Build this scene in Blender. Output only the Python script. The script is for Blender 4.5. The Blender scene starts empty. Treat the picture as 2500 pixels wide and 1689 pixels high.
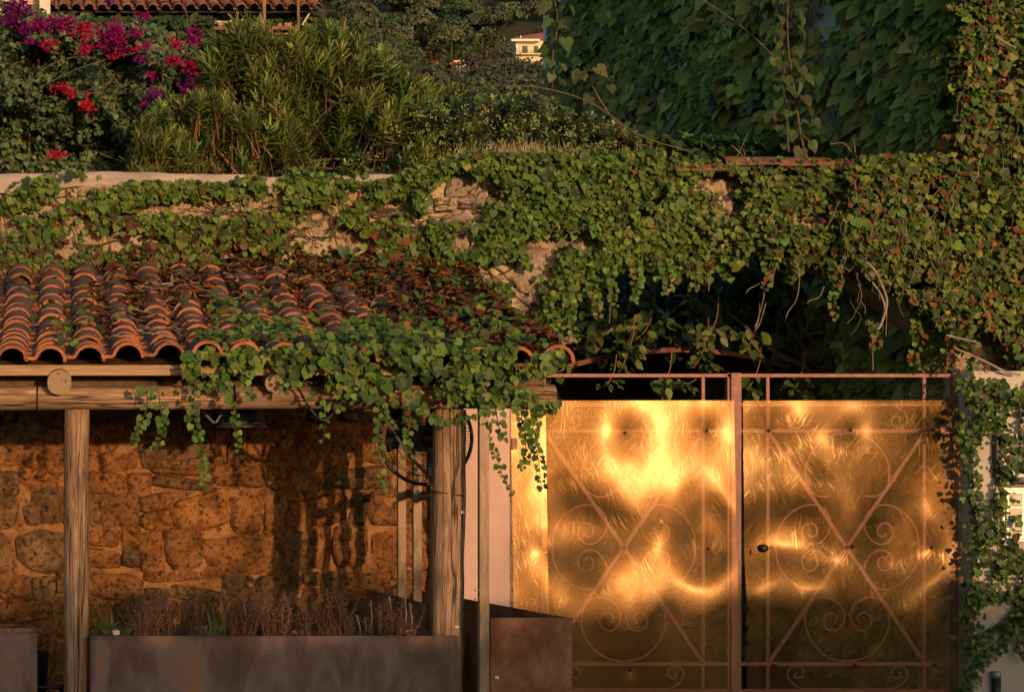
import bpy, bmesh, math, random
import numpy as np
from mathutils import Vector, Matrix, noise

SC = bpy.context.scene
# ------------------------------------------------------------------ camera
F = 4200.0; HX = 150.0; HY = 1100.0; CAMZ = 1.675; W0 = 2500.0; H0 = 1689.0
cam_d = bpy.data.cameras.new('camera'); cam = bpy.data.objects.new('camera', cam_d)
SC.collection.objects.link(cam); SC.camera = cam
cam.location = (0, 0, CAMZ); cam.rotation_euler = (math.radians(90), 0, 0)
cam_d.sensor_width = 36.0; cam_d.sensor_fit = 'HORIZONTAL'
cam_d.lens = 36.0*F/W0
cam_d.shift_x = (W0/2-HX)/W0; cam_d.shift_y = (HY-H0/2)/W0
cam_d.clip_start = 0.1; cam_d.clip_end = 3000.0
# ------------------------------------------------------------------ light
SUN_AZ = math.radians(15.0); SUN_EL = math.radians(4.6)
SUN_STRENGTH = 2.0; SKY_STRENGTH = 0.15; EXPOSURE = 0.75
world = bpy.data.worlds.new('World'); SC.world = world; world.use_nodes = True
wn = world.node_tree; wn.nodes.clear()
wo = wn.nodes.new('ShaderNodeOutputWorld'); wb = wn.nodes.new('ShaderNodeBackground')
ws = wn.nodes.new('ShaderNodeTexSky'); ws.sky_type = 'NISHITA'; ws.sun_disc = False
ws.sun_elevation = SUN_EL; ws.sun_rotation = math.pi - SUN_AZ
ws.air_density = 1.0; ws.dust_density = 1.2; ws.ozone_density = 1.3
wn.links.new(ws.outputs[0], wb.inputs[0]); wb.inputs[1].default_value = SKY_STRENGTH
wn.links.new(wb.outputs[0], wo.inputs[0])
sd = bpy.data.lights.new('sun', 'SUN'); sun = bpy.data.objects.new('sun', sd)
SC.collection.objects.link(sun)
sd.energy = SUN_STRENGTH; sd.angle = math.radians(0.6); sd.color = (1.0, 0.60, 0.33)
to_sun = Vector((math.sin(SUN_AZ)*math.cos(SUN_EL), -math.cos(SUN_AZ)*math.cos(SUN_EL), math.sin(SUN_EL)))
sun.rotation_euler = to_sun.to_track_quat('Z', 'Y').to_euler(); sun.location = (4, -8, 6)
SC.view_settings.view_transform = 'Standard'; SC.view_settings.look = 'None'
SC.view_settings.exposure = EXPOSURE; SC.view_settings.gamma = 1.0
SC.view_settings.use_curve_mapping = False
SC.render.engine = 'CYCLES'
SC.cycles.max_bounces = 8; SC.cycles.diffuse_bounces = 3; SC.cycles.transparent_max_bounces = 12
SC.cycles.sample_clamp_indirect = 6.0
try:
    SC.cycles.use_denoising = True; SC.cycles.denoiser = 'OPENIMAGEDENOISE'
except Exception: pass

# ------------------------------------------------------------------ helpers
RNG = np.random.default_rng(7); random.seed(7)
R = math.radians
def P(px, py, Y):
    """world point at depth Y that stands at photo pixel (px, py)"""
    return Vector(((px-HX)/F*Y, Y, CAMZ-(py-HY)/F*Y))
def PX(X, Y): return HX + X*F/Y
def PY(Z, Y): return HY - (Z-CAMZ)*F/Y
def XX(px, Y): return (px-HX)/F*Y
def ZZ(py, Y): return CAMZ-(py-HY)/F*Y

def link(o, parent=None):
    SC.collection.objects.link(o)
    if parent is not None:
        o.parent = parent
        if parent.parent is None and parent.type == 'EMPTY': o.matrix_parent_inverse = Matrix.Translation(-parent.location)
    return o
def tag(o, label=None, cat=None, group=None, kind=None):
    if label: o['label'] = label
    if cat: o['category'] = cat
    if group: o['group'] = group
    if kind: o['kind'] = kind
    return o
def thing(name, label, cat, loc=(0, 0, 0), group=None):
    o = bpy.data.objects.new(name, None); o.empty_display_size = 0.2
    link(o); o.location = loc
    return tag(o, label, cat, group)

class MB:
    def __init__(s): s.v = []; s.f = []; s.m = []
    def add(s, vs, fs, mi=0):
        b = len(s.v); s.v += [tuple(v) for v in vs]
        for f in fs: s.f.append(tuple(b+i for i in f)); s.m.append(mi)
    def box(s, x0, y0, z0, x1, y1, z1, mi=0, bev=0.0):
        if bev <= 0:
            v = [(x0,y0,z0),(x1,y0,z0),(x1,y1,z0),(x0,y1,z0),(x0,y0,z1),(x1,y0,z1),(x1,y1,z1),(x0,y1,z1)]
            s.add(v, [(0,3,2,1),(4,5,6,7),(0,1,5,4),(1,2,6,5),(2,3,7,6),(3,0,4,7)], mi)
        else:
            bm = bmesh.new(); bmesh.ops.create_cube(bm, size=1)
            for v in bm.verts: v.co = Vector((x0+(v.co.x+.5)*(x1-x0), y0+(v.co.y+.5)*(y1-y0), z0+(v.co.z+.5)*(z1-z0)))
            bmesh.ops.bevel(bm, geom=bm.edges[:], offset=bev, segments=2, affect='EDGES', profile=.5)
            bm.verts.index_update()
            s.add([v.co.copy() for v in bm.verts], [[v.index for v in f.verts] for f in bm.faces], mi); bm.free()
    def tube(s, pts, r, n=6, mi=0, cap=True, flat=None):
        pts = [Vector(p) for p in pts]; k = len(pts)
        rs = r if hasattr(r, '__len__') else [r]*k
        b = len(s.v); t0 = (pts[1]-pts[0]).normalized()
        up = Vector((0,0,1)) if abs(t0.z) < .9 else Vector((0,1,0))
        side = t0.cross(up).normalized()
        for i, p in enumerate(pts):
            t = (pts[min(i+1,k-1)]-pts[max(i-1,0)])
            if t.length < 1e-9: t = t0
            t = t.normalized(); side = (side - t*side.dot(t))
            if side.length < 1e-6: side = t.orthogonal()
            side.normalize(); q = t.cross(side)
            for j in range(n):
                a = 2*math.pi*j/n
                s.v.append(tuple(p + side*math.cos(a)*rs[i] + q*math.sin(a)*rs[i]))
        for i in range(k-1):
            for j in range(n):
                s.f.append((b+i*n+j, b+i*n+(j+1)%n, b+(i+1)*n+(j+1)%n, b+(i+1)*n+j)); s.m.append(mi)
        if cap:
            s.f.append(tuple(b+j for j in range(n))[::-1]); s.m.append(mi)
            s.f.append(tuple(b+(k-1)*n+j for j in range(n))); s.m.append(mi)
    def grid(s, fn, nu, nv, mi=0):
        b = len(s.v)
        for i in range(nu+1):
            for j in range(nv+1): s.v.append(tuple(fn(i/nu, j/nv)))
        for i in range(nu):
            for j in range(nv):
                a = b+i*(nv+1)+j
                s.f.append((a, a+nv+1, a+nv+2, a+1)); s.m.append(mi)
    def mesh(s, name, mats, smooth=False):
        me = bpy.data.meshes.new(name); me.from_pydata(s.v, [], s.f)
        for m in (mats if isinstance(mats, (list, tuple)) else [mats]): me.materials.append(m)
        if len(me.materials) > 1: me.polygons.foreach_set('material_index', s.m)
        if smooth: me.polygons.foreach_set('use_smooth', [True]*len(me.polygons))
        me.update(); return me
    def build(s, name, mats, parent=None, smooth=False):
        return link(bpy.data.objects.new(name, s.mesh(name, mats, smooth)), parent)

def inst(name, me, M, parent=None):
    o = bpy.data.objects.new(name, me); link(o, parent); o.matrix_basis = M; return o

def rotm(rx, ry, rz):
    return (Matrix.Rotation(rz,4,'Z') @ Matrix.Rotation(ry,4,'Y') @ Matrix.Rotation(rx,4,'X'))

def catmull(pts, n=6):
    pts = [Vector(p) for p in pts]; out = []
    q = [pts[0]*2-pts[1]] + pts + [pts[-1]*2-pts[-2]]
    for i in range(1, len(q)-2):
        for k in range(n):
            t = k/n
            out.append(.5*((2*q[i]) + (q[i+1]-q[i-1])*t + (2*q[i-1]-5*q[i]+4*q[i+1]-q[i+2])*t*t + (3*q[i]-q[i-1]-3*q[i+1]+q[i+2])*t**3))
    out.append(pts[-1]); return out

# ---- numpy value noise
_LAT = np.random.default_rng(3).random((256, 256))
def vnoise(x, y):
    x = np.asarray(x, float); y = np.asarray(y, float)
    xi = np.floor(x).astype(int); yi = np.floor(y).astype(int); fx = x-xi; fy = y-yi
    fx = fx*fx*(3-2*fx); fy = fy*fy*(3-2*fy)
    g = lambda a, b: _LAT[a % 256, b % 256]
    return (g(xi,yi)*(1-fx)+g(xi+1,yi)*fx)*(1-fy)+(g(xi,yi+1)*(1-fx)+g(xi+1,yi+1)*fx)*fy
def fbm(x, y, o=3):
    s = 0; a = .5; t = 0
    for k in range(o):
        s = s+a*vnoise(x*2**k+17*k, y*2**k+31*k); t += a; a *= .5
    return s/t

# ------------------------------------------------------------------ materials
def newmat(name):
    m = bpy.data.materials.new(name); m.use_nodes = True
    nt = m.node_tree; nt.nodes.clear(); N = nt.nodes.new
    out = N('ShaderNodeOutputMaterial'); return m, nt, N, out
def ramp(nt, src, stops):
    r = nt.nodes.new('ShaderNodeValToRGB'); e = r.color_ramp.elements
    while len(e) < len(stops): e.new(.5)
    for i, (p, c) in enumerate(stops):
        e[i].position = p; e[i].color = (*c, 1) if len(c) == 3 else c
    nt.links.new(src, r.inputs[0]); return r.outputs[0]
def coords(nt, scale=(1,1,1), rot=(0,0,0), obj=False):
    if obj:
        g = nt.nodes.new('ShaderNodeTexCoord').outputs['Object']
        oi = nt.nodes.new('ShaderNodeObjectInfo'); mu = nt.nodes.new('ShaderNodeVectorMath'); mu.operation = 'MULTIPLY_ADD'
        cx = nt.nodes.new('ShaderNodeCombineXYZ')
        for k in range(3): nt.links.new(oi.outputs['Random'], cx.inputs[k])
        nt.links.new(cx.outputs[0], mu.inputs[0]); mu.inputs[1].default_value = (13, 29, 47); nt.links.new(g, mu.inputs[2]); g = mu.outputs[0]
    else: g = nt.nodes.new('ShaderNodeNewGeometry').outputs['Position']
    mp = nt.nodes.new('ShaderNodeMapping'); mp.inputs['Scale'].default_value = scale; mp.inputs['Rotation'].default_value = rot
    nt.links.new(g, mp.inputs[0]); return mp.outputs[0]
def noise_t(nt, vec, scale=1, detail=5, rough=.6, dist=0):
    n = nt.nodes.new('ShaderNodeTexNoise'); n.inputs['Scale'].default_value = scale; n.inputs['Detail'].default_value = detail
    n.inputs['Roughness'].default_value = rough; n.inputs['Distortion'].default_value = dist
    nt.links.new(vec, n.inputs['Vector']); return n.outputs[0]
def bump(nt, h, strength=.3, dist=.01, prev=None):
    b = nt.nodes.new('ShaderNodeBump'); b.inputs['Strength'].default_value = strength; b.inputs['Distance'].default_value = dist
    nt.links.new(h, b.inputs['Height'])
    if prev is not None: nt.links.new(prev, b.inputs['Normal'])
    return b.outputs[0]
def mixc(nt, fac, a, b, mode='MIX'):
    m = nt.nodes.new('ShaderNodeMix'); m.data_type = 'RGBA'; m.blend_type = mode
    if isinstance(fac, (int, float)): m.inputs[0].default_value = fac
    else: nt.links.new(fac, m.inputs[0])
    for s, v in ((6, a), (7, b)):
        if isinstance(v, tuple): m.inputs[s].default_value = (*v, 1)
        else: nt.links.new(v, m.inputs[s])
    return m.outputs[2]
def pbr(name, stops, scale=4, stretch=(1,1,1), rough=.8, spec=.3, metal=0, bumps=((30,.3,.01),), detail=5, dist=0, obj=False, fine=None):
    """noise driven surface: colour ramp over a stretched noise, several bump octaves; fine=(scale, dark colour, lo, hi) adds small pits or specks"""
    m, nt, N, out = newmat(name); b = N('ShaderNodeBsdfPrincipled')
    v = coords(nt, stretch, obj=obj); n = noise_t(nt, v, scale, detail, .62, dist)
    c = ramp(nt, n, stops)
    if fine:
        f = noise_t(nt, v, fine[0], 3, .6); fm = ramp(nt, f, [(fine[2], (0,0,0)), (fine[3], (1,1,1))])
        c = mixc(nt, fm, c, fine[1])
    if obj:
        oi = N('ShaderNodeObjectInfo'); tone = ramp(nt, oi.outputs['Random'], [(0,(.62,.64,.68)),(.35,(1.05,.98,.92)),(.7,(.85,.82,.80)),(1,(1.25,1.18,1.08))]); c = mixc(nt, 1.0, c, tone, 'MULTIPLY')
    nt.links.new(c, b.inputs['Base Color'])
    b.inputs['Roughness'].default_value = rough; b.inputs['Specular IOR Level'].default_value = spec; b.inputs['Metallic'].default_value = metal
    pv = None
    for (s, st, d) in bumps: pv = bump(nt, noise_t(nt, v, s, 4, .65), st, d, pv)
    if pv is not None: nt.links.new(pv, b.inputs['Normal'])
    nt.links.new(b.outputs[0], out.inputs[0]); return m
def plain(name, col, rough=.5, metal=0, spec=.4):
    return pbr(name, [(.35, tuple(c*.8 for c in col)), (.65, tuple(min(1, c*1.15) for c in col))], scale=12, rough=rough, metal=metal, spec=spec, bumps=((90,.12,.002),))

def leafmat(name, trans=.3, rough=.5, spec=.35):
    m, nt, N, out = newmat(name); b = N('ShaderNodeBsdfPrincipled'); t = N('ShaderNodeBsdfTranslucent'); mx = N('ShaderNodeMixShader')
    a = N('ShaderNodeAttribute'); a.attribute_name = 'Col'
    v = coords(nt); n = noise_t(nt, v, 60, 3, .6)
    c = mixc(nt, .5, a.outputs['Color'], ramp(nt, n, [(.3, (.35,.35,.35)), (.7, (.95,.95,.95))]), 'OVERLAY')
    nt.links.new(c, b.inputs['Base Color']); nt.links.new(c, t.inputs['Color'])
    b.inputs['Roughness'].default_value = rough; b.inputs['Specular IOR Level'].default_value = spec
    mx.inputs[0].default_value = trans
    nt.links.new(b.outputs[0], mx.inputs[1]); nt.links.new(t.outputs[0], mx.inputs[2]); nt.links.new(mx.outputs[0], out.inputs[0]); return m

M = {}
M['leaf'] = leafmat('leaf', .28, .5, .3)
M['leaf_matt'] = leafmat('leaf_matt', .22, .7, .15)
M['leaf_dry'] = leafmat('leaf_dry', .1, .85, .1)
M['leaf_gloss'] = leafmat('leaf_gloss', .2, .36, .45)
M['petal'] = leafmat('petal', .35, .7, .1)
M['stem'] = pbr('stem', [(.3,(.05,.032,.018)),(.7,(.16,.11,.07))], 20, rough=.85, bumps=((80,.3,.003),))
M['stem_pale'] = pbr('stem_pale', [(.3,(.15,.11,.075)),(.7,(.34,.27,.19))], 20, rough=.85, bumps=((80,.3,.003),))
M['stem_red'] = pbr('stem_red', [(.3,(.13,.055,.03)),(.7,(.28,.12,.06))], 20, rough=.8, bumps=((80,.2,.003),))
M['stone'] = pbr('stone', [(.28,(.16,.072,.026)),(.5,(.33,.150,.052)),(.70,(.48,.24,.095))], 7, rough=.95, spec=.1, bumps=((9,.8,.05),(30,1,.03),(90,.9,.012)), fine=(34,(.06,.03,.014),.50,.68), obj=True)
M['stone_grey'] = pbr('stone_grey', [(.28,(.11,.064,.032)),(.5,(.22,.13,.064)),(.70,(.34,.205,.105))], 7, rough=.95, spec=.1, bumps=((9,.8,.05),(30,1,.03),(90,.9,.012)), fine=(30,(.05,.032,.018),.48,.66), obj=True)
M['mortar'] = pbr('mortar', [(.3,(.19,.085,.03)),(.5,(.35,.165,.06)),(.72,(.48,.26,.11))], 5, rough=.95, spec=.1, bumps=((8,.8,.05),(30,.9,.025),(110,.7,.008)), fine=(24,(.09,.045,.022),.52,.70))
M['rubble'] = pbr('rubble', [(.28,(.20,.14,.09)),(.5,(.40,.30,.20)),(.72,(.56,.45,.32))], 5, rough=.95, spec=.1, bumps=((10,.7,.05),(40,.7,.02),(150,.5,.006)), fine=(42,(.10,.07,.045),.58,.7))
M['palestone'] = pbr('palestone', [(.28,(.36,.28,.20)),(.5,(.56,.45,.33)),(.72,(.70,.58,.45))], 6, rough=.95, spec=.1, bumps=((12,.9,.05),(40,1,.03),(120,.8,.010)), fine=(36,(.13,.085,.05),.54,.70), obj=True)
M['coping'] = pbr('coping', [(.3,(.27,.215,.175)),(.6,(.41,.34,.285))], 3, rough=.95, spec=.1, bumps=((25,.4,.012),(110,.4,.004)), fine=(60,(.22,.18,.15),.68,.76))
M['plaster'] = pbr('plaster', [(.3,(.50,.325,.265)),(.7,(.60,.40,.335))], 2.5, rough=.95, spec=.1, bumps=((220,.5,.003),(60,.15,.004)), fine=(14,(.38,.26,.2),.70,.82))
M['plaster_grey'] = pbr('plaster_grey', [(.3,(.44,.37,.31)),(.7,(.54,.46,.385))], 2.5, rough=.95, spec=.1, bumps=((220,.5,.003),(60,.15,.004)), fine=(16,(.34,.28,.23),.68,.8))
M['houseblue'] = pbr('houseblue', [(.3,(.46,.50,.55)),(.7,(.56,.60,.64))], 2, rough=.9, spec=.1, bumps=((60,.3,.006),))
M['tile_top'] = pbr('tile_top', [(.3,(.065,.054,.050)),(.5,(.115,.084,.070)),(.68,(.18,.108,.078)),(.88,(.30,.14,.085))], 7, rough=.85, spec=.2, bumps=((60,.4,.004),(220,.35,.002)), obj=True, detail=7)
M['tile_edge'] = pbr('tile_edge', [(.3,(.22,.080,.038)),(.5,(.33,.125,.06)),(.7,(.40,.165,.085))], 14, rough=.85, spec=.15, bumps=((120,.4,.003),), fine=(60,(.2,.075,.04),.66,.76), obj=True)
M['tile_old'] = pbr('tile_old', [(.3,(.12,.055,.038)),(.55,(.22,.10,.066)),(.8,(.32,.18,.13))], 10, rough=.9, spec=.1, bumps=((60,.4,.006),), obj=True, fine=(40,(.1,.06,.045),.64,.75))
def wood(name, stops, axis, rough=.75, cracks=True):
    st = [44, 44, 44]; st[axis] = 2.6
    m, nt, N, out = newmat(name); b = N('ShaderNodeBsdfPrincipled')
    v = coords(nt, tuple(st)); n = noise_t(nt, v, 1.3, 8, .7, 1.2); c = ramp(nt, n, stops)
    big = noise_t(nt, coords(nt, tuple(3 if i != axis else 1.1 for i in range(3))), 1.6, 4, .6)
    c = mixc(nt, ramp(nt, big, [(.46,(0,0,0)),(.70,(.8,.8,.8))]), c, tuple(x*.33 for x in stops[0][1]))
    pv = bump(nt, n, .55, .006)
    if cracks:
        st2 = [22, 22, 22]; st2[axis] = .55
        k = noise_t(nt, coords(nt, tuple(st2)), 1.0, 2, .5, .3)
        cr = ramp(nt, k, [(.482,(1,1,1)),(.499,(.1,.1,.1)),(.501,(.1,.1,.1)),(.518,(1,1,1))])
        c = mixc(nt, cr, tuple(x*.15 for x in stops[0][1]), c); pv = bump(nt, cr, .8, .008, pv)
    nt.links.new(c, b.inputs['Base Color']); nt.links.new(pv, b.inputs['Normal'])
    b.inputs['Roughness'].default_value = rough; b.inputs['Specular IOR Level'].default_value = .2
    nt.links.new(b.outputs[0], out.inputs[0]); return m
WS = [(.32,(.095,.050,.029)),(.48,(.29,.172,.10)),(.66,(.50,.33,.21))]
M['wood_z'] = wood('wood_z', WS, 2); M['wood_x'] = wood('wood_x', WS, 0); M['wood_y'] = wood('wood_y', WS, 1)
M['board_x'] = wood('board_x', [(.25,(.24,.15,.09)),(.5,(.36,.235,.14)),(.72,(.47,.32,.20))], 0, cracks=False)
M['slat_z'] = wood('slat_z', [(.25,(.26,.17,.10)),(.5,(.38,.25,.155)),(.72,(.50,.35,.23))], 2, cracks=False)
M['deck'] = wood('deck', [(.25,(.07,.045,.028)),(.5,(.13,.085,.05)),(.72,(.2,.13,.08))], 1, cracks=False)
def endgrain():
    m, nt, N, out = newmat('endgrain'); b = N('ShaderNodeBsdfPrincipled')
    tc = N('ShaderNodeTexCoord'); mp = N('ShaderNodeMapping'); mp.inputs['Scale'].default_value = (1,0.0,1)
    nt.links.new(tc.outputs['Object'], mp.inputs[0])
    w = N('ShaderNodeTexWave'); w.wave_type = 'RINGS'; w.rings_direction = 'SPHERICAL'; w.inputs['Scale'].default_value = 60; w.inputs['Distortion'].default_value = 1.6
    nt.links.new(mp.outputs[0], w.inputs['Vector'])
    c = ramp(nt, w.outputs['Fac'] if 'Fac' in w.outputs else w.outputs[1], [(.2,(.22,.14,.08)),(.8,(.36,.25,.15))])
    k = noise_t(nt, tc.outputs['Object'], 45, 4, .7); c = mixc(nt, ramp(nt, k, [(.55,(0,0,0)),(.68,(1,1,1))]), c, (.07,.045,.028))
    nt.links.new(c, b.inputs['Base Color']); b.inputs['Roughness'].default_value = .9
    nt.links.new(bump(nt, k, .5, .005), b.inputs['Normal']); nt.links.new(b.outputs[0], out.inputs[0]); return m
M['endgrain'] = endgrain()
M['corten'] = pbr('corten', [(.30,(.11,.040,.021)),(.48,(.24,.092,.048)),(.66,(.42,.22,.14))], 5.0, (1,1,.75), rough=.85, spec=.25, bumps=((150,.5,.003),(420,.4,.001)), fine=(260,(.12,.045,.026),.46,.70), detail=8)
M['corten_grey'] = pbr('corten_grey', [(.28,(.085,.042,.034)),(.42,(.17,.10,.08)),(.54,(.25,.17,.14)),(.68,(.36,.17,.085))], 2.6, (1.9,1,.7), rough=.78, spec=.25, bumps=((150,.4,.003),(420,.4,.0012)), fine=(150,(.10,.055,.045),.45,.72), detail=9, dist=.7)
M['iron'] = pbr('iron', [(.3,(.20,.082,.060)),(.7,(.33,.145,.108))], 20, rough=.6, spec=.4, bumps=((160,.35,.002),), fine=(70,(.09,.035,.028),.66,.74))
M['strap'] = pbr('strap', [(.3,(.075,.045,.032)),(.7,(.12,.075,.05))], 20, rough=.6, spec=.4, bumps=((160,.2,.002),))
M['black'] = plain('black', (.012,.012,.013), .45)
M['blackmat'] = plain('blackmat', (.018,.018,.02), .7)
M['darkmetal'] = plain('darkmetal', (.03,.03,.033), .4, .6)
M['screw'] = plain('screw', (.03,.022,.018), .4, .7)
M['lampgrey'] = plain('lampgrey', (.04,.043,.05), .5)
M['white'] = plain('white', (.7,.68,.64), .5)
M['greymetal'] = plain('greymetal', (.28,.27,.25), .4, .5)
M['aluminium'] = plain('aluminium', (.62,.56,.47), .38, .55)
M['label_brown'] = plain('label_brown', (.16,.1,.055), .5)
M['lightcream'] = plain('lightcream', (.66,.56,.42), .8)
M['greenshut'] = plain('greenshut', (.03,.07,.075), .6)
M['roofred'] = plain('roofred', (.30,.10,.06), .85)
M['redbar'] = pbr('redbar', [(.3,(.16,.06,.045)),(.7,(.26,.11,.08))], 9, rough=.85, bumps=((60,.3,.004),))
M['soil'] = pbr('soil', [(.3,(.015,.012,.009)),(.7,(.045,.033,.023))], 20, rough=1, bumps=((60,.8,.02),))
M['asphalt'] = pbr('asphalt', [(.3,(.04,.038,.036)),(.7,(.065,.06,.056))], 8, rough=.95, bumps=((140,.5,.006),))
M['drive'] = pbr('drive', [(.3,(.022,.020,.017)),(.7,(.042,.037,.031))], 6, rough=.95, bumps=((90,.5,.008),))
M['earth'] = pbr('earth', [(.3,(.03,.028,.015)),(.7,(.07,.058,.03))], 5, rough=1, bumps=((60,.6,.02),))
M['hill'] = pbr('hill', [(.3,(.02,.025,.01)),(.7,(.045,.045,.02))], .08, rough=1, bumps=())

# amber plastic sheet: half see-through, half glossy with a satin haze of scratches
def sheetmat(name, veil, lo, hi):
    m, nt, N, out = newmat(name)
    tr = N('ShaderNodeBsdfTransparent'); tr.inputs[0].default_value = (.76,.72,.66,1)
    g1 = N('ShaderNodeBsdfGlossy'); g1.inputs['Color'].default_value = (.95,.47,.14,1); g1.inputs['Roughness'].default_value = .32
    g2 = N('ShaderNodeBsdfGlossy'); g2.inputs['Color'].default_value = (.92,.62,.28,1); g2.inputs['Roughness'].default_value = .15
    # scratches: long thin strokes in turning directions
    base = coords(nt); w = noise_t(nt, base, 1.6, 2, .5)
    add = N('ShaderNodeVectorMath'); add.operation = 'MULTIPLY_ADD'
    nt.links.new(w, add.inputs[0]); add.inputs[1].default_value = (.35, 0, .2); nt.links.new(base, add.inputs[2])
    hs = []
    for (rot, sc) in ((8, (260,1,4.2)), (-38, (230,1,5.0)), (24, (300,1,6.0)), (75, (4,1,90))):
        mp = N('ShaderNodeMapping'); mp.inputs['Rotation'].default_value = (0, R(rot), 0); mp.inputs['Scale'].default_value = sc
        mp2 = N('ShaderNodeMapping'); mp2.inputs['Scale'].default_value = (1,0,1); nt.links.new(add.outputs[0], mp2.inputs[0])
        mr = N('ShaderNodeMapping'); mr.inputs['Rotation'].default_value = (0, R(rot), 0); nt.links.new(mp2.outputs[0], mr.inputs[0])
        mp.inputs['Rotation'].default_value = (0,0,0); nt.links.new(mr.outputs[0], mp.inputs[0])
        n = noise_t(nt, mp.outputs[0], 1.0, 2, .5); hs.append(ramp(nt, n, [(.60,(0,0,0)),(.70,(1,1,1))]))
    patch = ramp(nt, noise_t(nt, base, 4.5, 3, .6), [(.40,(0,0,0)),(.62,(1,1,1))])
    patch2 = ramp(nt, noise_t(nt, base, 6.0, 3, .6, .4), [(.45,(1,1,1)),(.62,(0,0,0))])
    a = mixc(nt, 1.0, hs[0], hs[1], 'LIGHTEN'); a = mixc(nt, 1.0, a, patch, 'MULTIPLY')
    c = mixc(nt, 1.0, hs[2], patch2, 'MULTIPLY'); s_ = mixc(nt, 1.0, a, c, 'LIGHTEN')
    nb = bump(nt, s_, .20, .003)
    nb2 = bump(nt, s_, .05, .002)
    nt.links.new(nb, g1.inputs['Normal']); nt.links.new(nb2, g2.inputs['Normal'])
    gm = N('ShaderNodeMixShader'); gm.inputs[0].default_value = .16
    nt.links.new(g1.outputs[0], gm.inputs[1]); nt.links.new(g2.outputs[0], gm.inputs[2])
    mx = N('ShaderNodeMixShader')
    # more haze where scratched or smeared
    f0 = ramp(nt, noise_t(nt, base, 2.6, 4, .6, .5), [(.3,(lo,)*3),(.7,(hi,)*3)])
    f = mixc(nt, .13, f0, s_, 'SCREEN')
    nt.links.new(f, mx.inputs[0])
    nt.links.new(tr.outputs[0], mx.inputs[1]); nt.links.new(gm.outputs[0], mx.inputs[2]); 
    df = N('ShaderNodeBsdfDiffuse'); df.inputs['Color'].default_value = (.78,.48,.20,1)
    vm = N('ShaderNodeMixShader'); vf = ramp(nt, noise_t(nt, coords(nt, (1.5,1,.6)), 3.0, 5, .6, .6), [(.3,(veil*.4,)*3),(.7,(veil*1.6,)*3)])
    nt.links.new(mixc(nt, .03, vf, s_, 'SCREEN'), vm.inputs[0]); nt.links.new(mx.outputs[0], vm.inputs[1]); nt.links.new(df.outputs[0], vm.inputs[2])
    nt.links.new(vm.outputs[0], out.inputs[0]); return m
M['sheet'] = sheetmat('amber_sheet', .075, .030, .056)
M['sheet_b'] = sheetmat('amber_sheet_clear', .045, .008, .022)

# ------------------------------------------------------------------ leaves
def half(outline, mid, tipz):
    """leaf from a right-half outline (x, y, z); base and tip on the midrib"""
    pts = outline + [(-x, y, z) for (x, y, z) in outline[1:-1][::-1]]
    n = len(pts); return np.array(pts+[mid], float), [(n, i, (i+1) % n) for i in range(n)]
LEAF = {
 'ivy': half([(0,.08,0),(.24,-.06,.03),(.47,.12,.05),(.52,.42,.04),(.36,.68,.01),(.14,.84,-.03),(0,.98,-.1)], (0,.40,-.06), 0),
 'lobed': half([(0,.05,0),(.25,-.06,.03),(.52,.2,.02),(.55,.5,-.06),(.3,.52,.03),(0,1.05,-.16)], (0,.36,-.05), 0),
 'heart': half([(0,.1,0),(.2,-.08,.04),(.45,.08,.07),(.47,.38,.05),(.26,.72,0),(0,1.08,-.12)], (0,.4,-.07), 0),
 'lance': half([(0,0,0),(.07,.22,.015),(.085,.55,.02),(.05,.85,0),(0,1,-.05)], (0,.5,-.03), 0),
 'obov': half([(0,0,0),(.10,.3,.02),(.2,.65,.04),(.17,.9,.02),(0,1,0)], (0,.6,-.03), 0),
 'oval': half([(0,0,0),(.25,.2,.03),(.32,.5,.03),(.18,.82,0),(0,1.08,-.08)], (0,.45,-.05), 0),
 'curl': half([(0,0,0),(.22,.1,.16),(.3,.45,.24),(.14,.8,.14),(0,1,.02)], (0,.5,-.08), 0),
 'bract': half([(0,0,0),(.32,.2,.12),(.34,.55,.14),(0,1,.06)], (0,.45,-.06), 0),
 'blade': (np.array([(-.02,0,0),(.02,0,0),(.012,.6,.05),(-.012,.6,.05),(0,1,.16)]), [(0,1,2),(0,2,3),(3,2,4)]),
 'clump': (np.array([(-.5,0,0),(.5,.05,.1),(.35,.8,-.1),(-.3,.9,.12),(0,.5,.2)]), [(0,1,4),(1,2,4),(2,3,4),(3,0,4)]),
}
def nrm(a): return a/np.maximum(np.linalg.norm(a, axis=-1, keepdims=True), 1e-9)
def frames(n, t):
    n = nrm(n); t = nrm(t - n*np.sum(n*t, -1, keepdims=True)); r = np.cross(t, n); return r, t, n
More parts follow.
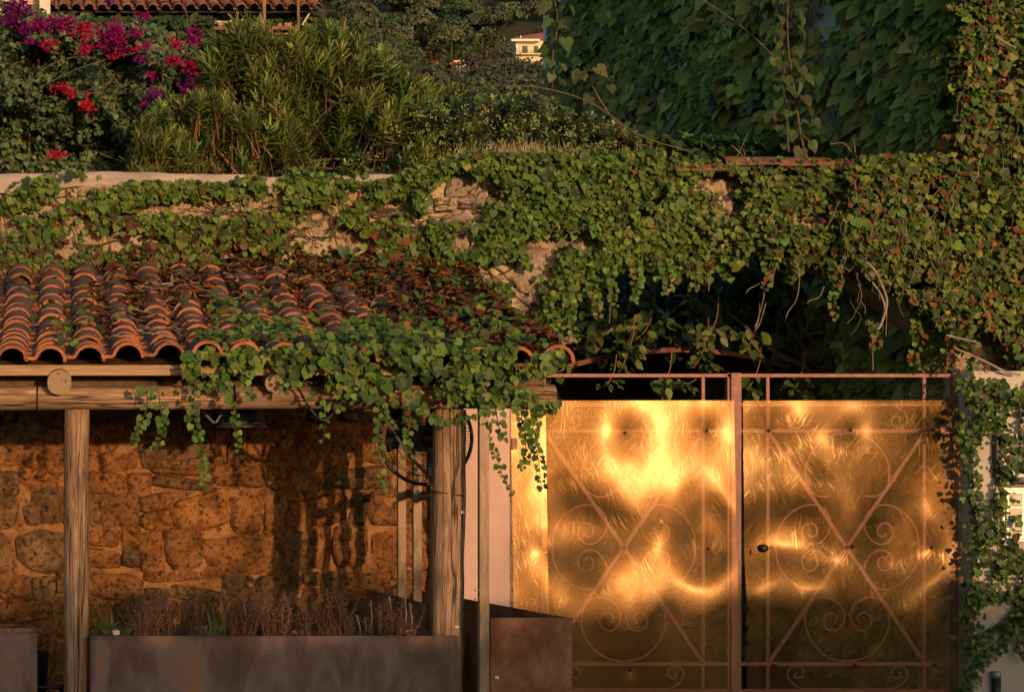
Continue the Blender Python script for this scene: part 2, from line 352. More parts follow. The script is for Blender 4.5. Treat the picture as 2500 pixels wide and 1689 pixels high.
def leaf_mesh(name, shape, pos, nor, tip, size, col, mat):
    V, Fc = LEAF[shape]; V = np.asarray(V); k = len(pos); nv = len(V)
    r, t, n = frames(nor, tip)
    size = np.broadcast_to(np.asarray(size, float), (k,))[:, None, None]
    W = pos[:, None, :] + size*(V[None, :, 0:1]*r[:, None, :] + V[None, :, 1:2]*t[:, None, :] + V[None, :, 2:3]*n[:, None, :])
    W = W.reshape(-1, 3); fa = np.array(Fc); nf = len(fa)
    I = (fa[None] + (np.arange(k)*nv)[:, None, None]).reshape(-1, 3)
    me = bpy.data.meshes.new(name)
    me.vertices.add(len(W)); me.vertices.foreach_set('co', W.ravel().astype(np.float32))
    me.loops.add(I.size); me.loops.foreach_set('vertex_index', I.ravel().astype(np.int32))
    me.polygons.add(len(I)); me.polygons.foreach_set('loop_start', (np.arange(len(I))*3).astype(np.int32))
    me.polygons.foreach_set('loop_total', np.full(len(I), 3, np.int32))
    me.polygons.foreach_set('use_smooth', np.ones(len(I), bool))
    ca = me.color_attributes.new('Col', 'FLOAT_COLOR', 'POINT')
    C = np.ones((k, nv, 4), np.float32); C[:, :, :3] = np.asarray(col)[:, None, :]
    ca.data.foreach_set('color', C.ravel()); me.materials.append(mat); me.update(); me.validate()
    return me
def join_meshes(name, meshes, parent, stuff=True):
    """several leaf meshes of one plant as one object"""
    if len(meshes) == 1: o = link(bpy.data.objects.new(name, meshes[0]), parent)
    else:
        bm = bmesh.new(); mats = []
        for me in meshes:
            base = len(mats); mats.append(me.materials[0])
            nf = len(bm.faces); bm.from_mesh(me); bm.faces.ensure_lookup_table()
            for i in range(nf, len(bm.faces)): bm.faces[i].material_index = base
            bpy.data.meshes.remove(me)
        me = bpy.data.meshes.new(name)
        for m_ in mats: me.materials.append(m_)
        bm.to_mesh(me); bm.free(); o = link(bpy.data.objects.new(name, me), parent)
    if stuff: o['kind'] = 'stuff'
    return o
def palette(k, cols, wts, jit=.22, rng=RNG):
    cols = np.array(cols); w = np.array(wts, float); w /= w.sum()
    c = cols[rng.choice(len(cols), k, p=w)]
    return np.clip(c*(1+rng.normal(0, jit, (k,1)))*(1+rng.normal(0, .08, (k,3))), .004, .9)
G_MID = (.064,.114,.018); G_DARK = (.030,.060,.014); G_YEL = (.135,.162,.024); G_LIME = (.098,.152,.026); G_OLIVE = (.082,.100,.026)
C_RED = (.17,.045,.016); C_MAR = (.075,.024,.014); C_ORG = (.25,.085,.02); C_BRN = (.10,.052,.025); C_YEL = (.28,.19,.035)

_LV = {}
def leaf_parts(parent, shape, pos, nor, tip, size, col, mat, name='leaf'):
    """leaves as objects of their own under a plant, sharing a few coloured meshes"""
    r, t, n = frames(nor, tip); size = np.broadcast_to(np.asarray(size, float), (len(pos),))
    for i in range(len(pos)):
        key = (shape, mat.name, tuple(int(round(math.log(max(c, .004))*2.2)) for c in col[i]))
        me = _LV.get(key)
        if me is None:
            me = _LV[key] = leaf_mesh(name, shape, np.zeros((1,3)), np.array([[0.,0,1]]), np.array([[0.,1,0]]), 1.0, np.array([col[i]]), mat)
        Mx = Matrix(((r[i,0],t[i,0],n[i,0],0),(r[i,1],t[i,1],n[i,1],0),(r[i,2],t[i,2],n[i,2],0),(0,0,0,1))) @ Matrix.Scale(size[i],4)
        Mx.translation = Vector(pos[i]); inst(name, me, Mx, parent)
def foliage(parent, shape, pos, nor, tip, size, col, mat, nparts=0, name='foliage'):
    """the nearest and largest leaves as parts, all others joined"""
    size = np.broadcast_to(np.asarray(size, float), (len(pos),)).copy()
    if nparts:
        sc = size - .25*size.mean()*(pos[:,1]-pos[:,1].min())/(np.ptp(pos[:,1])+1e-6); o = np.argsort(-sc)
        a, b = o[:nparts], o[nparts:]
        leaf_parts(parent, shape, pos[a], nor[a], tip[a], size[a], col[a], mat)
        pos, nor, tip, size, col = pos[b], nor[b], tip[b], size[b], col[b]
        if not len(pos): return None
    return join_meshes(name, [leaf_mesh(name, shape, pos, nor, tip, size, col, mat)], parent)
# ================================================================== SETTING
def struct(name, mb, mat, smooth=False, label=None):
    o = mb.build(name, mat, None, smooth); o['kind'] = 'structure'
    if label: o['label'] = label
    return o
mb = MB(); mb.grid(lambda u, v: (-400+u*1000, -400+v*410.55, 0), 40, 24); struct('street', mb, M['asphalt'])
mb = MB(); mb.grid(lambda u, v: (-400+u*1000, 10.55+v*40, .004), 40, 8); struct('driveway', mb, M['drive'])
mb = MB()
TERZ = 2.55
mb.box(-8, 11.22, 0, 2.86, 60, TERZ); mb.box(2.86, 14.7, 0, 4.6, 60, TERZ)
struct('garden_terrace', mb, M['soil'])
HZ = [(40,2.5),(90,10),(125,19),(150,25),(200,29),(250,43),(350,77),(480,133),(650,205),(900,290)]
def hill(Y):
    for (a, za), (b, zb) in zip(HZ, HZ[1:]):
        if Y <= b: return za+(zb-za)*max(0, (Y-a)/(b-a))
    return HZ[-1][1]
mb = MB(); mb.grid(lambda u, v: (-300+u*800, 40+860*v, hill(40+860*v)+2*noise.noise(Vector((u*40, v*40, 0)))-.5), 80, 90)
struct('hillside', mb, M['hill'], True)

# ------------------------------------------------------------------ rubble stone wall under the lean-to
YW = 10.8
def stone_mesh(w, h, d, seed, mat):
    """a broken block: irregular polygon outline, knobbly face"""
    rnd = random.Random(seed); nu, nv = 11, 9; off = Vector((seed*7.3, seed*3.1, 1.7)); p = rnd.uniform(2.2, 7)
    k4 = [rnd.uniform(-.16, .16) for _ in range(8)]
    mb = MB()
    def fn(u, v):
        a = u*2-1; b = v*2-1
        k = 1/max(1, (abs(a)**p+abs(b)**p)**(1/p)); x = a*k; z = b*k
        # skew the four corners
        f = ((1-a)*(1-b), (1+a)*(1-b), (1-a)*(1+b), (1+a)*(1+b))
        x += sum(f[i]*k4[i] for i in range(4))/4; z += sum(f[i]*k4[4+i] for i in range(4))/4
        q = Vector((a*1.6, b*1.6, 0))+off
        x = x*w/2+.06*w*noise.noise(q); z = z*h/2+.07*h*noise.noise(q+Vector((0,0,5)))
        e = max(abs(a), abs(b)); prof = max(0., 1-e**7)
        world = Vector((x*9, z*9, 0))+off
        y = -d*prof*(.65+.7*noise.noise(q*.7+Vector((0,0,9)))) - .030*noise.noise(world)*(1-e**9) - .020*noise.noise(world*2.7)*(1-e**9) + .012
        return (x, y, z)
    mb.grid(fn, nu, nv)
    mb.f = [f[::-1] for f in mb.f]
    return mb.mesh('stone', mat, True)
def rubble_wall(parent, rows, x0, x1, y, seed, mats, dep=(.035,.075), mask=None):
    rnd = random.Random(seed); k = 0
    z = rows[0]
    while z < rows[1]:
        h = rnd.uniform(.13, .30); x = x0-rnd.random()*.2
        while x < x1:
            w = rnd.uniform(.15, .50) if rnd.random() < .72 else rnd.uniform(.07, .15)
            n = 1 if rnd.random() < .72 else 2
            for q in range(n):
                hh = h/n; cz = z+hh*(q+.5)+rnd.uniform(-.035, .035)
                cx = x+w/2
                if mask is None or mask(cx, cz):
                    me = stone_mesh(w*1.0, hh*1.0, rnd.uniform(*dep), seed*1000+k, mats[0] if rnd.random() < .62 else mats[1]); k += 1
                    inst('stone', me, Matrix.Translation((cx, y, cz)) @ Matrix.Rotation(R(rnd.uniform(-11, 11)), 4, 'Y'), parent)
            x += w*.97+rnd.uniform(-.01, .012)
        z += h*.97
wall1 = thing('stone_wall', 'rough ochre rubble stone wall in the shade of the tiled lean-to roof', 'wall', (0.9, YW, 0))
mb = MB()
mb.grid(lambda u, v: (-1.1+u*3.85, YW+.022+.044*noise.noise(Vector((u*15, 0, v*12)))+.022*noise.noise(Vector((u*44, 2, v*32)))+.010*noise.noise(Vector((u*110, 5, v*80))), v*2.78), 210, 150)
mb.f = [f[::-1] for f in mb.f]
mb.build('mortar', M['mortar'], wall1, True)
rubble_wall(wall1, (.02, 2.7), -1.0, 2.7, YW, 11, (M['stone'], M['stone_grey']))

# ------------------------------------------------------------------ garden wall with its arch over the gate
AX = [1262,1290,1340,1400,1480,1580,1680,1760,1860,1960,2060,2150,2230,2300,2345,2376]
AY = [1000,800,735,690,648,612,594,590,597,616,652,700,756,815,870,1000]
YA = 10.75; TH = .42
def arch_z(X):
    px = PX(X, YA)
    if px < AX[0] or px > AX[-1]: return None
    return ZZ(float(np.interp(px, AX, AY)), YA)
def wtop(px): return float(np.interp(px, [-500,0,150,330,520,700,980,1060,1130,1400,2200,3000], [434,432,424,424,431,437,430,412,392,384,396,398]))
wallG = thing('garden_wall', 'long ivy clad garden wall with a plastered top and wide arch over the gate', 'wall', (1.0, YA, 0))
xs = sorted(set([-1.2+.1*i for i in range(0, 72)] + [XX(p, YA) for p in AX])); xs = [x for x in xs if x <= 6.3]
mb = MB()
def bz(X):
    a = arch_z(X); return 0.0 if a is None else a
NZ = 14
def wn_(x, z): return .035*noise.noise(Vector((x*3, 3, z*3)))+.03*noise.noise(Vector((x*9, 1, z*9)))
for (xa, xb) in zip(xs, xs[1:]):
    xm = (xa+xb)/2; open_ = arch_z(xm) is not None
    ba = (arch_z(xa) if open_ and arch_z(xa) else 0) or 0; bb = (arch_z(xb) if open_ and arch_z(xb) else 0) or 0
    if xm < 2.62: ba = bb = 2.66
    ta = ZZ(wtop(PX(xa, YA)), YA)-.045; tb = ZZ(wtop(PX(xb, YA)), YA)-.045
    for k in range(NZ):
        za0 = ba+(ta-ba)*k/NZ; za1 = ba+(ta-ba)*(k+1)/NZ; zb0 = bb+(tb-bb)*k/NZ; zb1 = bb+(tb-bb)*(k+1)/NZ
        mb.add([(xa, YA+wn_(xa, za0), za0), (xb, YA+wn_(xb, zb0), zb0), (xb, YA+wn_(xb, zb1), zb1), (xa, YA+wn_(xa, za1), za1)], [(0,1,2,3)])
    mb.add([(xa, YA+TH, ba), (xb, YA+TH, bb), (xb, YA+TH, tb), (xa, YA+TH, ta)], [(3,2,1,0)])
    mb.add([(xa, YA, ta), (xb, YA, tb), (xb, YA+TH, tb), (xa, YA+TH, ta)], [(0,1,2,3)])
    mb.add([(xa, YA+wn_(xa, ba), ba), (xb, YA+wn_(xb, bb), bb), (xb, YA+TH, bb), (xa, YA+TH, ba)], [(3,2,1,0)])
mb.build('wall_body', M['rubble'], wallG, False)
# plaster coping on the left, clay coping tiles on the right
mb = MB()
def cop(u, v):
    px = -300+u*1300; X = XX(px, YA); top = ZZ(wtop(px)-7, YA); a = v*math.pi
    jag = .04*noise.noise(Vector((X*2.2, 0, 0)))+.02*noise.noise(Vector((X*8, 4, 0)))
    prof = [(-.045, -.085+jag), (-.062, -.02), (-.04, .018), (.1, .035), (.28, .03), (TH+.03, -.02)]
    k = min(int(v*5), 4); f = v*5-k
    y = prof[k][0]*(1-f)+prof[k+1][0]*f; z = prof[k][1]*(1-f)+prof[k+1][1]*f
    return (X, YA+y+.012*noise.noise(Vector((X*6, v*6, 2))), top-.03+z+.01*noise.noise(Vector((X*5, v*4, 7))))
mb.grid(cop, 120, 15); mb.f = [f[::-1] for f in mb.f]; mb.build('coping', M['coping'], wallG, True)
rnd = random.Random(5)
px = 1625.
while px < 2280:
    wpx = rnd.uniform(95, 140); X0 = XX(px, YA); X1 = XX(px+wpx, YA)
    mb = MB(); zt = ZZ(wtop(px+wpx/2), YA)+rnd.uniform(-.03, .004)-.030-(.035 if px < 1640 or px > 2140 else 0)
    N_ = 7
    prof = [(-.07+.21*math.sin(a)*0 + (.13-.20*math.cos(a))-.06, .075*math.sin(a)-.035) for a in [math.pi*i/N_ for i in range(N_+1)]]
    def tl(u, v, X0=X0, X1=X1, zt=zt):
        k = min(int(v*N_), N_-1); f = v*N_-k; y = prof[k][0]*(1-f)+prof[k+1][0]*f; z = prof[k][1]*(1-f)+prof[k+1][1]*f
        return (X0+(X1-X0)*u, YA+y, zt+z*(1+.15*(1-u)))
    mb.grid(tl, 3, N_); mb.f = [f[::-1] for f in mb.f]
    mb.build('coping_tile', M['tile_old'], wallG, True); px += wpx-4
# bare stones that show between the ivy
def patch_stones(spots, mat):
    for i, (px, py, w, h) in enumerate(spots):
        me = stone_mesh(w*.86/F*YA, h*.9/F*YA, .034, 700+i, mat)
        inst('stone', me, Matrix.Translation(P(px, py, YA-.026)) @ Matrix.Rotation(R(rnd.uniform(-18, 18)), 4, 'Y'), wallG)
patch_stones([(1140,465,120,70),(1185,500,60,50),(1090,500,70,40),(1120,535,80,30),(1310,598,66,40),(1316,636,58,50),(1395,590,90,40),(1415,600,40,40),(1128,590,52,44),(1200,595,56,34),
              (1220,660,90,44),(1285,672,80,58),(1180,690,70,50),(1268,735,62,70),(1252,780,40,50),(1240,745,40,50),(1160,525,90,40),(1340,640,60,40),(1170,650,60,40),(1300,720,40,50),(1590,492,40,44),(1548,525,26,34),(1740,455,80,46),(1760,500,80,50),(1705,480,60,60),(1800,545,60,40),
              (1900,430,34,26),(2070,440,70,44),(2215,450,60,36),(2340,830,60,44),(2390,870,80,80),(2410,905,60,60),(240,455,130,40),(90,520,120,40),(30,530,70,34),(160,535,90,34),(420,510,110,40),(640,530,90,40),(800,520,90,40),(880,540,70,40),(60,560,60,26),(2200,690,50,50),], M['palestone'])

# ------------------------------------------------------------------ pillars beside the gate
YP = 10.50
pil = thing('gate_pillar', 'smooth pink plastered pillar left of the gate behind the log post', 'pillar', (2.6, YP, 0))
mb = MB(); mb.box(2.36, YP, 0, XX(1246, YP), 10.78, 2.02, bev=.012); mb.build('plaster_shaft', M['plaster'], pil, True)
YR = 10.45
pir = thing('gate_pier', 'pale plastered pier at the right end of the gate, half hidden by ivy', 'pier', (5.9, YR, 0))
mb = MB(); mb.box(XX(2376, YR), YR, 0, 9.2, 10.95, ZZ(905, YR), bev=.01); mb.build('plaster_shaft', M['plaster_grey'], pir, True)
mb = MB(); mb.tube([P(2432, 1652, YR-.03), P(2432, 1760, YR-.03)], .026, 14); mb.build('drain_pipe', M['darkmetal'], pir, True)
mb = MB(); mb.tube([P(2432, 1638, YR-.03), P(2432, 1654, YR-.03)], .028, 14); mb.build('pipe_cap', M['greymetal'], pir, True)
# corner house: front over the pier and long side wall in shade
XS = 5.62
hs = thing('corner_house', 'tall creeper covered house at the right whose long side runs back in shade', 'house', (XS+.6, 11, 0))
mb = MB()
mb.box(XX(2332, 10.72), 10.72, 1.9, 9.2, 11.0, 7.5); mb.build('front_wall', M['rubble'], hs)
mb = MB(); mb.box(5.60, 11.003, 0, 6.35, 20.0, 7.5); mb.build('side_wall', M['houseblue'], hs)

# cellar vault seen through the arch
vault = thing('vaulted_shed', 'dark arched shed with a brick orange rim behind the gate', 'shed', (4.2, 12.6, 0))
YV = 12.35
ax = [1230,1290,1370,1470,1560,1650,1740,1810,1870,1960,2050]; ay = [985,940,906,880,866,860,864,873,886,912,950]
c = catmull([P(a, b, YV) for a, b in zip(ax, ay)], 5)
mb = MB(); mb2 = MB(); mb3 = MB()
for a, b in zip(c, c[1:]):
    for (y0, t0, t1, m_) in ((0, 0, .035, mb), ):
        A0 = a; B0 = b; A1 = a+Vector((0,0,.035)); B1 = b+Vector((0,0,.035)); q = Vector((0,.05,0)); k = Vector((0,2.2,0))
        mb.add([A0, B0, B1, A1, A0+k, B0+k, B1+k, A1+k], [(0,1,2,3),(3,2,6,7),(1,0,4,5)])
mb.build('vault_rim', M['redbar'], vault)
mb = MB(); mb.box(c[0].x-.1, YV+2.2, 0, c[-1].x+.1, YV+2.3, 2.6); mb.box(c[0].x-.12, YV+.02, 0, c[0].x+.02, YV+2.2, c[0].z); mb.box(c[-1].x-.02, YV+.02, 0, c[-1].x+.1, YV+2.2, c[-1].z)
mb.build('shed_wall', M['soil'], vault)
c2 = catmull([P(a, b, YV-.1) for a, b in ((1330,850),(1380,832),(1450,816),(1520,802),(1580,795))], 5)
mb = MB(); mb.tube(c2, [.030]*8+[.022]*(len(c2)-8), 8); tag(mb.build('bent_branch', M['stem_pale'], None, True), 'bare bent branch curving over the dark shed under the ivy arch', 'branch')
# ================================================================== LEAN-TO ROOF ON LOG POSTS
YE = 8.60
def roof(X, s, up=0.0):
    z = 2.105+.70*(.52*s+.48*s*s)+.012*math.sin(X*2.3)*(1-s); return Vector((X, YE+2.2*s, z+up))
lean = thing('lean_to', 'log framed lean-to with a curved clay tile roof half covered by creeper', 'lean-to', (.9, 9.0, 0))
def tile_mesh(seed):
    rnd = random.Random(seed); pf = [(-.100,.009),(-.086,.002),(-.046,.001),(-.029,.010)]
    for a in (158,135,112,90,66,42,18,-4): pf.append((.0365+.064*math.cos(R(a)), .004+.060*math.sin(R(a))))
    n = len(pf); L = .36; th = .0165; mb = MB(); tp = .94
    nrmv = []
    for i in range(n):
        a = pf[max(i-1,0)]; b = pf[min(i+1,n-1)]; dx, dz = b[0]-a[0], b[1]-a[1]; l = math.hypot(dx, dz); nrmv.append((-dz/l, dx/l))
    out = [(p[0]+q[0]*th, p[1]+q[1]*th) for p, q in zip(pf, nrmv)]
    def lay(prof, y, s=1): return [(p[0]*s, y, p[1]*s) for p in prof]
    b0 = 0; v = lay(out,.0)+lay(out,L,tp)+lay(pf,0)+lay(pf,L,tp)
    mb.add(v, [(i, i+1, n+i+1, n+i) for i in range(n-1)], 0)
    mb.add(v, [(2*n+i+1, 2*n+i, 3*n+i, 3*n+i+1) for i in range(n-1)], 1)
    # thick front edge, slightly rounded
    e = lay(out, -.004)+lay(pf, -.004); o_ = lay(out, .0005); 
    mb.add(e, [(i+1, i, n+i, n+i+1) for i in range(n-1)], 1)
    mb.add(lay(out,0)+lay(out,-.004), [(i+1, i, n+i, n+i+1) for i in range(n-1)], 1)
    return mb.mesh('roof_tile', [M['tile_top'], M['tile_edge']], True)
TILES = [tile_mesh(i) for i in range(2)]
SP = .1935; NR = 13; rnd = random.Random(21)
for ci in range(-1, 15):
    Xc = XX(30, YE)-.0365+ci*SP; cw = rnd.uniform(-.006, .006)
    for k in range(NR):
        s0 = -.028+k*(1.0/NR)+rnd.uniform(-.022, .022)*(k > 0); s1 = s0+.36/2.27
        a = roof(Xc, max(s0, -.03), .030); b = roof(Xc, s1, .004)
        d = (b-a).normalized(); zax = Vector((1,0,0)).cross(d).normalized()
        roll = R(rnd.uniform(-5, 5)); yaw = R(rnd.gauss(0, 2.2))
        Mx = Matrix(((1,d.x,zax.x,0),(0,d.y,zax.y,0),(0,d.z,zax.z,0),(0,0,0,1)))
        Mx = Matrix.Translation(a+Vector((cw+rnd.uniform(-.004,.004), 0, rnd.uniform(-.003,.003)))) @ Mx @ Matrix.Rotation(yaw,4,'Z') @ Matrix.Rotation(roll,4,'Y')
        inst('roof_tile', rnd.choice(TILES), Mx, lean)
# verge tiles along the right edge
for k in range(8):
    s0 = k/8; a = roof(2.45, s0, .02); b = roof(2.45, s0+.16, .02)
    d = (b-a).normalized(); zax = Vector((1,0,0)).cross(d).normalized()
    Mx = Matrix.Translation(a) @ Matrix(((1,d.x,zax.x,0),(0,d.y,zax.y,0),(0,d.z,zax.z,0),(0,0,0,1))) 
    inst('verge_tile', TILES[0], Mx, lean)
mb = MB()
mb.grid(lambda u, v: roof(-.9+u*3.3, v*.985+.012, -.012), 8, 10); mb.grid(lambda u, v: roof(-.9+u*3.3, v*.985+.012, -.035), 8, 10)
mb.build('roof_board', M['deck'], lean)
for (a, b) in ((-120, 667), (669, 1346)):      # two fascia boards butted together
    mb = MB(); za = ZZ(889, YE+.03)
    mb.box(XX(a, YE), YE+.03, ZZ(916, YE), XX(b, YE), YE+.055, ZZ(890, YE), bev=.003); mb.build('fascia_board', M['board_x'], lean)
def log(name, p0, p1, r, mat, seed, n=18, k=14, ends=True):
    p0 = Vector(p0); p1 = Vector(p1); mb = MB(); d = (p1-p0).normalized(); s = d.orthogonal().normalized(); q = d.cross(s)
    o = Vector((seed*5.1, seed*2.7, 0))
    rr = lambda i, a: r*(1+.07*noise.noise(Vector((math.cos(a)*1.2, math.sin(a)*1.2, i*.55))+o)+.03*noise.noise(Vector((math.cos(a)*4, math.sin(a)*4, i*.9))+o))
    V = []
    for i in range(k+1):
        c = p0.lerp(p1, i/k)+s*r*.10*noise.noise(Vector((i*.3, 1, 0))+o)
        for j in range(n): a = 2*math.pi*j/n; V.append(c+(s*math.cos(a)+q*math.sin(a))*rr(i, a))
    mb.add(V, [(i*n+j, i*n+(j+1)%n, (i+1)*n+(j+1)%n, (i+1)*n+j) for i in range(k) for j in range(n)])
    mb.add(V, [tuple(range(n))[::-1], tuple(k*n+j for j in range(n))], 1)
    mb.v = mb.v; me = mb.mesh(name, [mat, M['endgrain']], True)
    for p in me.polygons:
        if len(p.vertices) > 4: p.use_smooth = False
    return me
YB = 8.73
lp = [('post', (XX(185,YB), YB, -.02), (XX(187,YB), YB, ZZ(1000,YB)), .063, 'wood_z', 1), ('post', (XX(1086,YB), YB, -.02), (XX(1098,YB), YB, ZZ(1000,YB)), .084, 'wood_z', 2),
      ('beam', (-1.0, YB, ZZ(973,YB)), (XX(1352,YB), YB, ZZ(968,YB)), .0605, 'wood_x', 3)]
for (nm, a, b, r, m_, sd_) in lp: link(bpy.data.objects.new(nm, log(nm, a, b, r, M[m_], sd_, 20, 22)), lean)
for (px, r, sd_) in ((145, .063, 4), (672, .050, 5), (1240, .060, 6), (-420, .06, 7)):
    me = log('rafter', (0,-.02,0), (0, 2.18, .40), r, M['wood_y'], sd_)
    inst('rafter', me, Matrix.Translation(P(px, 934, YE)), lean)
mb = MB(); mb.box(-.95, 8.86, ZZ(985,8.8), XX(1330,8.86), 8.885, 2.085); mb.build('gap_shade_board', M['deck'], lean)  # dark board added to stop sun passing through the gap above the beam
# black straps round the post and beam
def ring(name, c, r, tilt, mat, parent, n=20, th=.004, tail=None):
    pts = [Vector((c[0]+r*math.cos(a), c[1]+r*math.sin(a), c[2]+tilt*math.cos(a))) for a in [2*math.pi*i/n for i in range(n+1)]]
    mb = MB(); mb.tube(pts, th, 5, cap=False)
    if tail: mb.tube(tail, th*.9, 5)
    return mb.build(name, mat, parent, True)
zc = ZZ(1205, YB)
ring('zip_tie', (XX(1093,YB), YB, zc), .083, -.012, M['blackmat'], lean, tail=[(XX(1065,YB)+.0, YB-.06, zc+.01), (XX(1040,YB), YB-.075, zc-.006), (XX(1012,YB), YB-.07, zc-.012)])
for px in (93, 572):
    X = XX(px, YB); pts = [Vector((X+.004*math.sin(a), YB+.066*math.sin(a), ZZ(972,YB)+.066*math.cos(a))) for a in [2*math.pi*i/20 for i in range(21)]]
    mb = MB(); mb.tube(pts, .004, 5, cap=False)
    if px == 572: mb.tube([P(572,965,YB-.068), P(578,990,YB-.07)], .0045, 5)
    mb.build('zip_tie', M['blackmat'], lean, True)
mb = MB(); mb.box(*P(1126,1253,YB-.085), *(P(1134,1247,YB-.085)+Vector((0,.02,0)))); mb.build('cable_clip', M['white'], lean)
mb = MB(); mb.box(*P(1111,1532,YB-.085), *(P(1121,1527,YB-.085)+Vector((0,.02,0)))); mb.build('cable_clip', M['white'], lean)

# ------------------------------------------------------------------ slatted screen at the end of the lean-to
XF = 2.03
scr = thing('slat_screen', 'open screen of square timber uprights and flat steel rails behind the log post', 'screen', (XF, 9.4, 0))
for Y, xo in ((8.47, .053), (8.92, .03), (9.38, .012), (9.8, 0), (10.2, -.01)):
    mb = MB(); mb.box(XF+xo-.024, Y, 0, XF+xo+.024, Y+.045, 2.22 if Y > 8.6 else ZZ(992, Y), bev=.003); mb.build('upright', M['slat_z'], scr)
mb = MB(); mb.box(XF+.03, 9.02, ZZ(1221,9.8), XF+.036, 10.35, ZZ(1198,9.8)); mb.build('rail', M['strap'], scr)
mb = MB(); 
for (px,py) in ((1160,1440),(1169,1440),(1160,1462),(1169,1462)):
    q = P(px, py, 8.466); mb.tube([q, q+Vector((0,-.004,0))], .0045, 8)
mb.build('screw', M['screw'], scr)

# ------------------------------------------------------------------ steel planters
def planter_mb(cs, z0, z1, th=.006):
    """open box from four ground corners (front left, front right, back right, back left)"""
    mb = MB(); c = [Vector((x, y, 0)) for x, y in cs]; m = sum(c, Vector())/4
    inn = [p+(m-p).normalized()*th*1.6 for p in c]
    for i in range(4):
        a, b, ia, ib = c[i], c[(i+1)%4], inn[i], inn[(i+1)%4]; u = lambda p, z: (p.x, p.y, z)
        mb.add([u(a,z0),u(b,z0),u(b,z1),u(a,z1)], [(0,1,2,3)]); mb.add([u(ia,z0),u(ib,z0),u(ib,z1),u(ia,z1)], [(3,2,1,0)])
        mb.add([u(a,z1),u(b,z1),u(ib,z1),u(ia,z1)], [(0,1,2,3)])
    return mb
def soil(parent, x0, y0, x1, y1, z):
    mb = MB(); mb.grid(lambda u, v: (x0+(x1-x0)*u, y0+(y1-y0)*v, z+.02*noise.noise(Vector((u*20, v*8, 0)))), 24, 6); mb.build('soil', M['soil'], parent, True)
YPL = 8.62
def long_planter(label, pxa, pxb, py):
    z1 = ZZ(py, YPL); x0 = XX(pxa, YPL); x1 = XX(pxb, YPL)
    t = thing('steel_planter', label, 'planter', ((x0+x1)/2, YPL+.16, 0), 'steel planters in front of the lean-to')
    planter_mb([(x0,YPL),(x1,YPL),(x1,YPL+.30),(x0,YPL+.30)], 0, z1).build('trough', M['corten_grey'], t); soil(t, x0+.012, YPL+.012, x1-.012, YPL+.288, z1-.035)
    mb = MB(); mb.box(x0-.003, YPL-.006, z1-.004, x1+.003, YPL+.022, z1+.003, bev=.0015); mb.build('folded_rim', M['corten_grey'], t); return t
long_planter('long rusty grey steel planter full of dried bushes between the two log posts', 220, 1117, 1553)
long_planter('rusty steel planter at the lower left corner, left of the log post', -420, 90, 1548)
zt = ZZ(1509, 8.57)
rp = thing('box_planter', 'tall reddish rusty steel planter box in front of the left gate leaf', 'planter', (2.2, 9.2, 0))
FL = (XX(1198,8.57), 8.57); FR = (XX(1397,8.57), 8.57); BR = (XX(1006,10.4), 10.4); BL = (BR[0]-.28, 10.4)
planter_mb([FL, FR, BR, BL], 0, zt).build('trough', M['corten'], rp)
mb = MB()
for f in (.12,.22,.34,.48):
    x = FR[0]+(BR[0]-FR[0])*f-.012; y = FR[1]+(BR[1]-FR[1])*f-.006
    mb.tube([(x, y, zt-.035-.02*(f*10%2)), (x-.008, y-.004, zt-.035-.02*(f*10%2))], .007, 8)
mb.build('bolt', M['greymetal'], rp)
mb = MB(); q = P(1206,1652,8.565); mb.add([q, q+Vector((.022,0,-.012)), q+Vector((.026,0,.002)), q+Vector((.014,0,.008))],[(0,1,2,3)]); mb.build('torn_sticker', M['white'], rp)
mb = MB(); mb.box(FL[0]-.003, 8.563, zt-.005, FR[0]+.003, 8.585, zt+.003, bev=.0015); mb.build('folded_rim', M['corten'], rp)
mb = MB(); mb.add([(FL[0]+.02,8.6,zt-.22),(FR[0]-.02,8.6,zt-.22),(BR[0]-.02,10.38,zt-.22),(BL[0]+.02,10.38,zt-.22)], [(0,1,2,3)]); mb.build('soil', M['soil'], rp)
# black chair back behind the left planter
ch = thing('chair', 'black plastic chair showing its back edge between the left planter and log post', 'chair', (.0, 9.3, 0))
mb = MB()
def cb(u, v):
    a = v*math.pi; px = 55+u*63-14*v**2*u; py = 1588+v*150; p = P(px, py, 9.15)
    return (p.x, p.y+.05*math.cos((u-.5)*3)*1.2, p.z)
mb.grid(cb, 10, 10); mb.build('back', M['black'], ch, True)
mb = MB(); zs = .45; mb.box(-.32, 8.98, zs-.02, .02, 9.22, zs, bev=.01); mb.build('seat', M['black'], ch)
for (x, y) in ((-.3,9.0),(0,9.0),(-.3,9.2),(0,9.2)):
    mb = MB(); mb.tube([(x,y,0),(x,y,zs)], .012, 8); mb.build('leg', M['black'], ch, True)

# ------------------------------------------------------------------ wall fan, lamp, lamp bracket, cables
YFN = 9.15
fan = thing('wall_fan', 'black caged fan hung under the beam behind the log post', 'fan', P(1040, 1075, YFN))
FC = P(1040, 1070, YFN); FR_ = 112/F*YFN
mb = MB()
dome = lambda rr: -.09*math.sqrt(max(0, 1-(rr)**2))
for sgn in (1, -1):
    for i in range(84):
        a = 2*math.pi*i/84; pts = []
        for k in range(5):
            rr = .22+.78*k/4; aa = a+.35*(1-rr); pts.append(FC+Vector((math.cos(aa)*rr*FR_, sgn*dome(rr*.98), math.sin(aa)*rr*FR_)))
        mb.tube(pts, .0013, 3, cap=False)
    for rr in (.36, .6, .82):
        mb.tube([FC+Vector((math.cos(a)*rr*FR_, sgn*dome(rr), math.sin(a)*rr*FR_)) for a in [2*math.pi*i/40 for i in range(41)]], .0018, 4, cap=False)
mb.build('cage', M['darkmetal'], fan)
